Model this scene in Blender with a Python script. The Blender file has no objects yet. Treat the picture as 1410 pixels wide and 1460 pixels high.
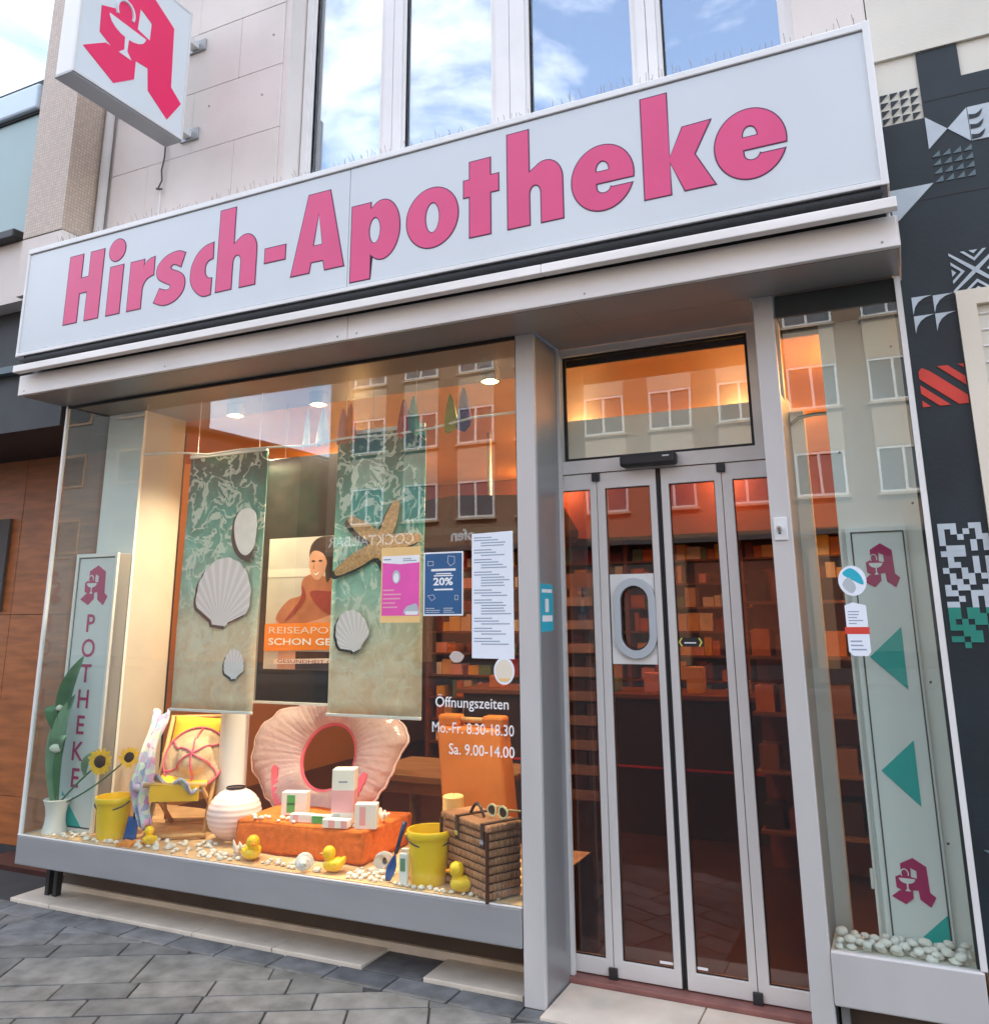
import bpy, bmesh, math, random
from mathutils import Vector, Matrix
from mathutils.geometry import tessellate_polygon
random.seed(7)
R = math.radians
sc = bpy.context.scene
COL = sc.collection

# ------------------------------------------------------------------ camera
cam_data = bpy.data.cameras.new('camera')
cam = bpy.data.objects.new('camera', cam_data)
COL.objects.link(cam)
right = Vector((0.90611988, 0.42290678, -0.00982965))
down = Vector((-0.10682258, 0.20627074, -0.97264655))
fwd = Vector((-0.40931125, 0.88238441, 0.23208201))
cam.matrix_world = Matrix(((right.x, -down.x, -fwd.x, 0), (right.y, -down.y, -fwd.y, 0),
                           (right.z, -down.z, -fwd.z, 1.7), (0, 0, 0, 1)))
cam_data.sensor_fit = 'HORIZONTAL'
cam_data.sensor_width = 36
cam_data.lens = 1201.6 / 1410 * 36
cam_data.shift_x = (705 - 716) / 1410
cam_data.shift_y = -(730 - 587) / 1410
cam_data.clip_start = .05
cam_data.clip_end = 500
sc.camera = cam

# ------------------------------------------------------------------ sky and sun
SUN_EL, SUN_AZ = 42, 20           # the sun stands behind the shop: the shop front lies in open shade
sdir = Vector((math.sin(R(SUN_AZ)) * math.cos(R(SUN_EL)), math.cos(R(SUN_AZ)) * math.cos(R(SUN_EL)), math.sin(R(SUN_EL))))
w = bpy.data.worlds.new('World'); sc.world = w; w.use_nodes = True
nt = w.node_tree; nt.nodes.clear()
out = nt.nodes.new('ShaderNodeOutputWorld'); bg = nt.nodes.new('ShaderNodeBackground')
sky = nt.nodes.new('ShaderNodeTexSky'); sky.sky_type = 'NISHITA'; sky.sun_disc = False
sky.sun_elevation = R(SUN_EL); sky.sun_rotation = R(SUN_AZ); sky.air_density = 1.0; sky.dust_density = .6; sky.ozone_density = 2.0
tc = nt.nodes.new('ShaderNodeTexCoord'); mp = nt.nodes.new('ShaderNodeMapping'); mp.inputs['Scale'].default_value = (1, 1, 1.8); mp.inputs['Location'].default_value = (.35, .2, .1)
n1 = nt.nodes.new('ShaderNodeTexNoise'); n1.inputs['Scale'].default_value = 3.1; n1.inputs['Detail'].default_value = 9; n1.inputs['Roughness'].default_value = .58
n1.inputs['Distortion'].default_value = .35
rp = nt.nodes.new('ShaderNodeValToRGB'); rp.color_ramp.elements[0].position = .44; rp.color_ramp.elements[1].position = .80
rp.color_ramp.elements[0].color = (.06, .06, .06, 1)
mx = nt.nodes.new('ShaderNodeMixRGB'); mx.inputs[2].default_value = (10.2, 10.1, 9.9, 1)
nt.links.new(tc.outputs['Generated'], mp.inputs['Vector']); nt.links.new(mp.outputs[0], n1.inputs['Vector'])
nt.links.new(n1.outputs[0], rp.inputs[0]); nt.links.new(rp.outputs[0], mx.inputs[0]); nt.links.new(sky.outputs[0], mx.inputs[1])
nt.links.new(mx.outputs[0], bg.inputs[0]); nt.links.new(bg.outputs[0], out.inputs[0])
bg.inputs[1].default_value = .15
sd = bpy.data.lights.new('sun', 'SUN'); sd.energy = 2.2; sd.angle = R(3); sd.color = (1, .96, .9)
so = bpy.data.objects.new('sun', sd); COL.objects.link(so); so.location = (0, -5, 12)
so.rotation_euler = (-sdir).to_track_quat('-Z', 'Y').to_euler()
sc.view_settings.view_transform = 'Standard'; sc.view_settings.look = 'None'
sc.view_settings.exposure = 1.98; sc.view_settings.gamma = 1
try: sc.view_settings.use_curve_mapping = False
except Exception: pass
try:
    sc.cycles.transparent_max_bounces = 20; sc.cycles.max_bounces = 10
    sc.cycles.sample_clamp_indirect = 6
except Exception: pass

# ------------------------------------------------------------------ materials
MATS = {}
def new_mat(name):
    m = bpy.data.materials.new(name); m.use_nodes = True; MATS[name] = m
    return m, m.node_tree, m.node_tree.nodes['Principled BSDF']
def M(name, col=None, rough=.5, metal=0, var=.08, scale=6, bump=0, bscale=None, col2=None, stretch=(1, 1, 1), emit=0, coat=0, detail=5):
    if name in MATS: return MATS[name]
    m, t, p = new_mat(name)
    p.inputs['Roughness'].default_value = rough; p.inputs['Metallic'].default_value = metal
    tcn = t.nodes.new('ShaderNodeTexCoord'); mpn = t.nodes.new('ShaderNodeMapping'); mpn.inputs['Scale'].default_value = stretch
    t.links.new(tcn.outputs['Object'], mpn.inputs[0])
    nz = t.nodes.new('ShaderNodeTexNoise'); nz.inputs['Scale'].default_value = scale; nz.inputs['Detail'].default_value = detail
    t.links.new(mpn.outputs[0], nz.inputs['Vector'])
    r = t.nodes.new('ShaderNodeValToRGB'); r.color_ramp.elements[0].position = .3; r.color_ramp.elements[1].position = .7
    a = col2 or tuple(c * (1 - var) for c in col); b = col if col2 else tuple(min(1, c * (1 + var)) for c in col)
    r.color_ramp.elements[0].color = (*a, 1); r.color_ramp.elements[1].color = (*b, 1)
    t.links.new(nz.outputs[0], r.inputs[0]); t.links.new(r.outputs[0], p.inputs['Base Color'])
    if coat: p.inputs['Coat Weight'].default_value = coat
    if emit:
        t.links.new(r.outputs[0], p.inputs['Emission Color']); p.inputs['Emission Strength'].default_value = emit
    if bump:
        nb = t.nodes.new('ShaderNodeTexNoise'); nb.inputs['Scale'].default_value = bscale or scale * 6; nb.inputs['Detail'].default_value = 4
        t.links.new(mpn.outputs[0], nb.inputs['Vector'])
        bn = t.nodes.new('ShaderNodeBump'); bn.inputs['Strength'].default_value = bump; bn.inputs['Distance'].default_value = .01
        t.links.new(nb.outputs[0], bn.inputs['Height']); t.links.new(bn.outputs[0], p.inputs['Normal'])
    return m
def glass(name, tint=(.93, .97, .95), base=.05, power=4.0, gain=1.0):
    if name in MATS: return MATS[name]
    m = bpy.data.materials.new(name); m.use_nodes = True; MATS[name] = m
    t = m.node_tree; t.nodes.clear()
    o = t.nodes.new('ShaderNodeOutputMaterial'); mix = t.nodes.new('ShaderNodeMixShader')
    tr = t.nodes.new('ShaderNodeBsdfTransparent'); tr.inputs[0].default_value = (*tint, 1)
    gl = t.nodes.new('ShaderNodeBsdfGlossy'); gl.inputs['Roughness'].default_value = 0.0; gl.inputs[0].default_value = (.97, .98, 1, 1)
    lw = t.nodes.new('ShaderNodeLayerWeight'); lw.inputs[0].default_value = .5
    pw = t.nodes.new('ShaderNodeMath'); pw.operation = 'POWER'; pw.inputs[1].default_value = power
    mu = t.nodes.new('ShaderNodeMath'); mu.operation = 'MULTIPLY_ADD'; mu.inputs[1].default_value = gain * (1 - base); mu.inputs[2].default_value = base
    mu.use_clamp = True
    t.links.new(lw.outputs['Facing'], pw.inputs[0]); t.links.new(pw.outputs[0], mu.inputs[0])
    # old panes are never quite flat: a long, faint waviness
    nz = t.nodes.new('ShaderNodeTexNoise'); nz.inputs['Scale'].default_value = .9; tcn = t.nodes.new('ShaderNodeTexCoord')
    bn = t.nodes.new('ShaderNodeBump'); bn.inputs['Strength'].default_value = .05; bn.inputs['Distance'].default_value = .02
    t.links.new(tcn.outputs['Object'], nz.inputs['Vector']); t.links.new(nz.outputs[0], bn.inputs['Height']); t.links.new(bn.outputs[0], gl.inputs['Normal'])
    t.links.new(mu.outputs[0], mix.inputs[0]); t.links.new(tr.outputs[0], mix.inputs[1]); t.links.new(gl.outputs[0], mix.inputs[2])
    t.links.new(mix.outputs[0], o.inputs[0])
    return m
def emis(name, col, s):
    if name in MATS: return MATS[name]
    m, t, p = new_mat(name); p.inputs['Base Color'].default_value = (*col, 1)
    p.inputs['Emission Color'].default_value = (*col, 1); p.inputs['Emission Strength'].default_value = s
    return m

M('alu_white', (.78, .77, .75), .42, .1, .05, 3, .03, 60)
M('sign_white', (.64, .68, .70), .28, 0, .035, 1.2)
M('fascia_white', (.81, .77, .73), .45, .1, .12, 3.5, .05, 40, stretch=(.4, 1, 2))
M('alu', (.66, .65, .63), .4, .1, .06, 4, .04, 90, stretch=(1, 1, .3))
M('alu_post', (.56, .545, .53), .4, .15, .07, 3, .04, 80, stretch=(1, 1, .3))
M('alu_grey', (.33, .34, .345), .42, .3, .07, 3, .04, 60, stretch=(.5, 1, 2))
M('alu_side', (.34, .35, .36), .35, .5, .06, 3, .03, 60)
M('soffit', (.36, .34, .33), .35, .3, .08, 2)
M('black', (.018, .018, .02), .5, 0, .3, 10)
M('black_rubber', (.012, .012, .014), .6)
M('awning_black', (.007, .007, .008), .7, 0, .4, 30, .4, 120)
M('pink', (.72, .072, .21), .38, 0, .04, 4)
M('pink_edge', (.10, .02, .07), .5)
M('apo_red', (.78, .012, .11), .35, 0, .03, 3)
M('apo_dark', (.42, .02, .12), .4, 0, .05, 5)
M('teal', (.02, .40, .37), .45, 0, .06, 5)
M('navy', (.011, .020, .026), .55, 0, .18, 5, .08, 50)
M('mural_light', (.52, .58, .62), .6, 0, .08, 8, .05, 50)
M('mural_grey', (.12, .17, .19), .6, 0, .12, 8)
M('mural_red', (.66, .055, .035), .6, 0, .08, 8)
M('mural_green', (.02, .24, .18), .6, 0, .1, 8)
M('stone', (.72, .65, .60), .75, 0, .06, 2.2, .12, 90)
M('stone_cream', (.70, .66, .57), .75, 0, .05, 3, .1, 90)
M('frame_cream', (.78, .70, .57), .5, 0, .04, 4)
M('step_stone', (.64, .57, .47), .7, 0, .12, 5, .2, 60, detail=9)
M('paver', (.135, .135, .133), .8, 0, .38, 9, .3, 70, detail=9)
M('paver_dark', (.105, .106, .107), .8, 0, .38, 7, .3, 70, detail=9)
M('paver_light', (.165, .163, .16), .8, 0, .34, 8, .3, 70, detail=9)
M('joint', (.045, .045, .045), .95)
M('asphalt', (.045, .045, .047), .9, 0, .2, 12, .3, 200)
M('win_white', (.80, .78, .76), .4, 0, .04, 4)
M('wood_panel', (.36, .115, .032), .42, 0, .3, 3, .08, 40, stretch=(1, 1, 7))
M('dark_shop', (.03, .033, .036), .6, 0, .2, 4)
M('base_brown', (.085, .06, .045), .7, 0, .15, 4)
M('red_stone', (.24, .10, .085), .5, 0, .2, 12, .1, 80)
M('plate_white', (.74, .74, .72), .4, 0, .03, 3)
M('ring_grey', (.50, .56, .60), .35, .2, .04, 3)
M('paper', (.80, .84, .90), .6, 0, .02, 4)
M('ink', (.30, .36, .46), .6)
M('poster_blue', (.025, .11, .26), .4, 0, .1, 5)
M('poster_pink', (.80, .10, .42), .45, 0, .12, 4)
M('poster_white', (.85, .85, .85), .45)
M('sticker_teal', (.02, .42, .55), .4, 0, .05, 4)
M('vinyl_white', (.86, .86, .86), .45)
M('sand', (.66, .42, .22), .85, 0, .15, 12, .3, 120)
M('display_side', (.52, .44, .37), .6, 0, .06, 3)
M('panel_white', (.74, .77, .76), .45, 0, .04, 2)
M('orange_towel', (.88, .20, .03), .95, 0, .16, 30, 1.0, 220)
M('yellow_plastic', (.92, .62, .015), .35, 0, .05, 4)
M('yellow_cloth', (.86, .50, .03), .8, 0, .08, 6, .2, 120)
M('blue_plastic', (.015, .09, .34), .35, 0, .08, 5)
M('dark_blue', (.012, .03, .10), .35)
M('wood_pale', (.62, .36, .15), .55, 0, .18, 6, .1, 60, stretch=(3, 3, .6))
M('wood_brown', (.20, .085, .035), .5, 0, .25, 5, .1, 60, stretch=(.6, 4, 4))
M('straw', (.55, .38, .24), .8, 0, .12, 20, .4, 90)
M('pink_ribbon', (.65, .10, .18), .6)
M('lantern', (.86, .64, .64), .7, 0, .05, 10)
M('white_matte', (.80, .78, .76), .6, 0, .03, 4)
M('pebble', (.78, .74, .68), .7, 0, .12, 40, .2, 120)
M('leaf', (.05, .16, .06), .4, 0, .25, 8)
M('leaf_pale', (.16, .30, .18), .45, 0, .2, 8)
M('petal', (.88, .52, .02), .5, 0, .12, 20)
M('seed', (.05, .022, .01), .9, 0, .3, 60, .6, 200)
M('bud', (.66, .72, .62), .6, 0, .12, 14)
M('petal_orange', (.85, .30, .02), .5, 0, .12, 20)
M('box_white', (.82, .82, .80), .45, 0, .02, 4)
M('box_pink', (.82, .42, .46), .45, 0, .05, 5)
M('box_green', (.10, .44, .13), .45, 0, .1, 6)
M('orange_case', (.62, .19, .03), .55, 0, .12, 5, .1, 60)
M('candle', (.85, .56, .22), .5, 0, .06, 5)
M('wicker', (.42, .19, .09), .6, 0, .5, 60, 1.0, 70, stretch=(2.2, 2.2, .25))
M('leather', (.05, .02, .012), .5)
M('duck', (.92, .60, .01), .35, 0, .04, 5)
M('beak', (.85, .24, .01), .4)
M('shell_white', (.82, .78, .76), .5, 0, .08, 14, .2, 50)
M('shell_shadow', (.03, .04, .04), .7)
M('star_tan', (.62, .36, .17), .75, 0, .28, 60, .5, 160)
M('screen_black', (.012, .011, .011), .22, 0, .2, 3)
M('skin_print', (.42, .13, .06), .5, 0, .25, 7)
M('skin_light', (.62, .28, .17), .5, 0, .15, 9)
M('hair_print', (.035, .014, .012), .5, 0, .4, 12)
M('swim_print', (.30, .035, .025), .5, 0, .2, 9)
M('beach_print', (.56, .47, .42), .5, 0, .12, 4)
M('orange_print', (.85, .22, .02), .5, 0, .06, 4)
M('cream_print', (.80, .62, .54), .5, 0, .06, 4)
M('interior_orange', (.82, .34, .07), .6, 0, .08, 1.5)
M('interior_red', (.20, .04, .018), .6, 0, .1, 2)
M('interior_wall', (.60, .30, .12), .7, 0, .1, 1.5)
M('interior_floor', (.06, .022, .018), .35, 0, .25, 3)
M('counter_dark', (.04, .016, .012), .45, 0, .2, 3)
M('shelf_wood', (.20, .07, .03), .5, 0, .2, 4)
M('tray_brown', (.22, .12, .08), .5, 0, .2, 8)
M('chrome', (.6, .6, .62), .25, .9, .03, 4)
M('op_plaster', (.26, .16, .10), .85, 0, .06, .6)
M('op_panel', (.52, .40, .29), .8, 0, .05, .8)
M('op_dark', (.03, .025, .025), .5)
M('op_pane', (.11, .12, .13), .4, 0, .2, .8)  # grey put in for the sky these panes would mirror
M('op_roof', (.20, .07, .04), .8, 0, .2, 2)
M('op_grey', (.10, .09, .085), .8, 0, .08, .6)
M('rust_spike', (.36, .32, .30), .5, .2, .2, 20)
M('cable', (.10, .09, .08), .7)
M('red_line', (.5, .02, .02), .5)
M('arrow_yellow', (.75, .65, .10), .5)
M('cloth_red', (.42, .02, .03), .8, 0, .2, 20)
M('cloth_green', (.05, .20, .15), .8, 0, .2, 20)
M('cloth_olive', (.22, .26, .03), .8, 0, .2, 20)
M('cloth_purple', (.09, .03, .10), .8, 0, .2, 20)
M('cloth_orange', (.75, .16, .02), .8, 0, .2, 20)
M('cloth_white', (.75, .72, .66), .8, 0, .1, 20)
M('cloth_pink', (.70, .25, .22), .8, 0, .1, 20)
M('sunglass_frame', (.72, .70, .42), .4)
M('sunglass_lens', (.05, .03, .02), .1)
M('curtain', (.20, .24, .28), .8, 0, .1, 1.2, stretch=(6, 1, .4))
M('curtain_white', (.66, .68, .68), .8, 0, .08, 1.2, stretch=(8, 1, .5))
M('reflected_reveal', (.34, .33, .30), .6, 0, .06, 5)
M('teal_panel', (.30, .42, .42), .4, 0, .06, 1.5)
M('sky_pane_back', (.50, .58, .60), .6, 0, .06, 1)
M('frame_blue', (.50, .60, .68), .4, .2, .05, 3)
glass('shop_glass', base=.062, power=3.0, gain=.45)
glass('door_glass', tint=(.62, .55, .54), base=.07, power=3, gain=.6)
glass('upper_glass', tint=(.75, .80, .84), base=.30, power=2.2, gain=.8)
glass('neighbour_glass', tint=(.75, .85, .85), base=.28, power=2.0, gain=.9)
glass('clear_box', tint=(.9, .9, .9), base=.05)

def mosaic():
    m, t, p = new_mat('mosaic'); p.inputs['Roughness'].default_value = .45
    tcn = t.nodes.new('ShaderNodeTexCoord'); sp = t.nodes.new('ShaderNodeSeparateXYZ'); ad = t.nodes.new('ShaderNodeMath'); cb = t.nodes.new('ShaderNodeCombineXYZ')
    t.links.new(tcn.outputs['Object'], sp.inputs[0]); t.links.new(sp.outputs[0], ad.inputs[0]); t.links.new(sp.outputs[1], ad.inputs[1])
    t.links.new(ad.outputs[0], cb.inputs[0]); t.links.new(sp.outputs[2], cb.inputs[1])
    b = t.nodes.new('ShaderNodeTexBrick'); b.offset = 0; b.inputs['Scale'].default_value = 1
    b.inputs['Brick Width'].default_value = .024; b.inputs['Row Height'].default_value = .024; b.inputs['Mortar Size'].default_value = .0024
    b.inputs['Color1'].default_value = (.62, .49, .38, 1); b.inputs['Color2'].default_value = (.50, .40, .32, 1); b.inputs['Mortar'].default_value = (.40, .32, .27, 1)
    t.links.new(cb.outputs[0], b.inputs['Vector']); t.links.new(b.outputs[0], p.inputs['Base Color'])
    bn = t.nodes.new('ShaderNodeBump'); bn.inputs['Strength'].default_value = .4; bn.inputs['Distance'].default_value = .003; bn.invert = True
    t.links.new(b.outputs['Fac'], bn.inputs['Height']); t.links.new(bn.outputs[0], p.inputs['Normal'])
mosaic()

def banner_print(name, zlo, zhi, sand_z):
    """printed photograph of shallow sea water over sand"""
    m, t, p = new_mat(name); p.inputs['Roughness'].default_value = .6
    L = t.links.new; N = t.nodes.new
    tcn = N('ShaderNodeTexCoord'); nz = N('ShaderNodeTexNoise'); nz.inputs['Scale'].default_value = 4; nz.inputs['Detail'].default_value = 3
    L(tcn.outputs['Object'], nz.inputs['Vector'])
    va = N('ShaderNodeVectorMath'); va.operation = 'MULTIPLY_ADD'; va.inputs[1].default_value = (.30, .30, .30)
    L(nz.outputs['Color'], va.inputs[0]); L(tcn.outputs['Object'], va.inputs[2])
    prev = None
    for sc_, pw_ in ((5.5, 9), (11, 7)):
        nn = N('ShaderNodeTexNoise'); nn.inputs['Scale'].default_value = sc_; nn.inputs['Detail'].default_value = 2; nn.inputs['Distortion'].default_value = .9
        L(va.outputs[0], nn.inputs['Vector'])
        m1_ = N('ShaderNodeMath'); m1_.operation = 'MULTIPLY_ADD'; m1_.inputs[1].default_value = 2; m1_.inputs[2].default_value = -1; L(nn.outputs[0], m1_.inputs[0])
        m2_ = N('ShaderNodeMath'); m2_.operation = 'ABSOLUTE'; L(m1_.outputs[0], m2_.inputs[0])
        m3_ = N('ShaderNodeMath'); m3_.operation = 'SUBTRACT'; m3_.inputs[0].default_value = 1; L(m2_.outputs[0], m3_.inputs[1])
        m4_ = N('ShaderNodeMath'); m4_.operation = 'POWER'; m4_.inputs[1].default_value = pw_; L(m3_.outputs[0], m4_.inputs[0])
        if prev is None: prev = m4_
        else:
            m5_ = N('ShaderNodeMath'); m5_.operation = 'MULTIPLY_ADD'; m5_.inputs[1].default_value = .6; L(m4_.outputs[0], m5_.inputs[0]); L(prev.outputs[0], m5_.inputs[2]); prev = m5_
    cr = N('ShaderNodeValToRGB'); cr.color_ramp.elements[0].position = .75; cr.color_ramp.elements[0].color = (0, 0, 0, 1)
    cr.color_ramp.elements[1].position = 1.0; cr.color_ramp.elements[1].color = (1, 1, 1, 1)
    L(prev.outputs[0], cr.inputs[0])
    sp = N('ShaderNodeSeparateXYZ'); L(va.outputs[0], sp.inputs[0])
    mr = N('ShaderNodeMapRange'); mr.inputs['From Min'].default_value = sand_z - .25; mr.inputs['From Max'].default_value = zhi
    L(sp.outputs[2], mr.inputs[0])
    g = N('ShaderNodeValToRGB'); e = g.color_ramp.elements
    e[0].position = 0; e[0].color = (.72, .55, .37, 1); e[1].position = 1; e[1].color = (.02, .12, .095, 1)
    a = e.new(.2); a.color = (.64, .56, .40, 1); a = e.new(.40); a.color = (.28, .50, .40, 1); a = e.new(.75); a.color = (.07, .32, .25, 1)
    L(mr.outputs[0], g.inputs[0])
    n2 = N('ShaderNodeTexNoise'); n2.inputs['Scale'].default_value = 9; n2.inputs['Detail'].default_value = 7; n2.inputs['Distortion'].default_value = 1.2
    L(tcn.outputs['Object'], n2.inputs['Vector'])
    mm = N('ShaderNodeMixRGB'); mm.blend_type = 'OVERLAY'; mm.inputs[0].default_value = .6
    L(g.outputs[0], mm.inputs[1]); L(n2.outputs[0], mm.inputs[2])
    mx2 = N('ShaderNodeMixRGB'); mx2.inputs[2].default_value = (.66, .74, .64, 1)
    ml = N('ShaderNodeMath'); ml.operation = 'MULTIPLY'; ml.inputs[1].default_value = .75
    mz = N('ShaderNodeMapRange'); mz.inputs['From Min'].default_value = sand_z - .25; mz.inputs['From Max'].default_value = sand_z + .35; mz.inputs['To Min'].default_value = .25; L(sp.outputs[2], mz.inputs[0])
    mq = N('ShaderNodeMath'); mq.operation = 'MULTIPLY'; L(cr.outputs[0], mq.inputs[0]); L(mz.outputs[0], mq.inputs[1]); L(mq.outputs[0], ml.inputs[0]); L(ml.outputs[0], mx2.inputs[0]); L(mm.outputs[0], mx2.inputs[1]); L(mx2.outputs[0], p.inputs['Base Color'])
banner_print('banner_print_shells', 0, 1.65, .62)
banner_print('banner_print_star', 0, 1.65, .48)

def shell_print():
    m, t, p = new_mat('shell_print'); p.inputs['Roughness'].default_value = .6
    L = t.links.new; N = t.nodes.new
    tcn = N('ShaderNodeTexCoord'); sp = N('ShaderNodeSeparateXYZ'); L(tcn.outputs['Object'], sp.inputs[0])
    at = N('ShaderNodeMath'); at.operation = 'ARCTAN2'; L(sp.outputs[0], at.inputs[0]); L(sp.outputs[2], at.inputs[1])
    mu = N('ShaderNodeMath'); mu.operation = 'MULTIPLY'; mu.inputs[1].default_value = 34; L(at.outputs[0], mu.inputs[0])
    si = N('ShaderNodeMath'); si.operation = 'SINE'; L(mu.outputs[0], si.inputs[0])
    r = N('ShaderNodeValToRGB'); r.color_ramp.elements[0].position = 0; r.color_ramp.elements[0].color = (.70, .64, .66, 1)
    r.color_ramp.elements[1].position = .5; r.color_ramp.elements[1].color = (.80, .76, .80, 1)
    L(si.outputs[0], r.inputs[0]); L(r.outputs[0], p.inputs['Base Color'])
shell_print()

def pastel():
    m, t, p = new_mat('scarf_cloth'); p.inputs['Roughness'].default_value = .8
    tcn = t.nodes.new('ShaderNodeTexCoord'); v = t.nodes.new('ShaderNodeTexVoronoi'); v.inputs['Scale'].default_value = 26
    r = t.nodes.new('ShaderNodeValToRGB'); e = r.color_ramp.elements
    e[0].color = (.32, .36, .55, 1); e[1].color = (.55, .72, .62, 1)
    for pos, c in ((.25, (.72, .70, .80, 1)), (.45, (.62, .28, .52, 1)), (.65, (.30, .50, .62, 1)), (.85, (.78, .75, .62, 1))):
        q = e.new(pos); q.color = c
    t.links.new(tcn.outputs['Object'], v.inputs['Vector']); s = t.nodes.new('ShaderNodeSeparateColor')
    t.links.new(v.outputs['Color'], s.inputs[0]); t.links.new(s.outputs[0], r.inputs[0]); t.links.new(r.outputs[0], p.inputs['Base Color'])
pastel()

def vinyl():
    m = bpy.data.materials.new('inflatable_vinyl'); m.use_nodes = True; MATS['inflatable_vinyl'] = m
    t = m.node_tree; p = t.nodes['Principled BSDF']; o = t.nodes['Material Output']
    p.inputs['Base Color'].default_value = (.80, .62, .64, 1); p.inputs['Roughness'].default_value = .18
    tr = t.nodes.new('ShaderNodeBsdfTransparent'); tr.inputs[0].default_value = (1, .78, .76, 1)
    mix = t.nodes.new('ShaderNodeMixShader'); mix.inputs[0].default_value = .72
    tcn = t.nodes.new('ShaderNodeTexCoord'); nz = t.nodes.new('ShaderNodeTexNoise'); nz.inputs['Scale'].default_value = 22
    bn = t.nodes.new('ShaderNodeBump'); bn.inputs['Strength'].default_value = .5; bn.inputs['Distance'].default_value = .02
    t.links.new(tcn.outputs['Object'], nz.inputs['Vector']); t.links.new(nz.outputs[0], bn.inputs['Height']); t.links.new(bn.outputs[0], p.inputs['Normal'])
    t.links.new(tr.outputs[0], mix.inputs[1]); t.links.new(p.outputs[0], mix.inputs[2]); t.links.new(mix.outputs[0], o.inputs[0])
vinyl()
M('vinyl_pink', (.80, .14, .20), .2, 0, .05, 5)

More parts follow.
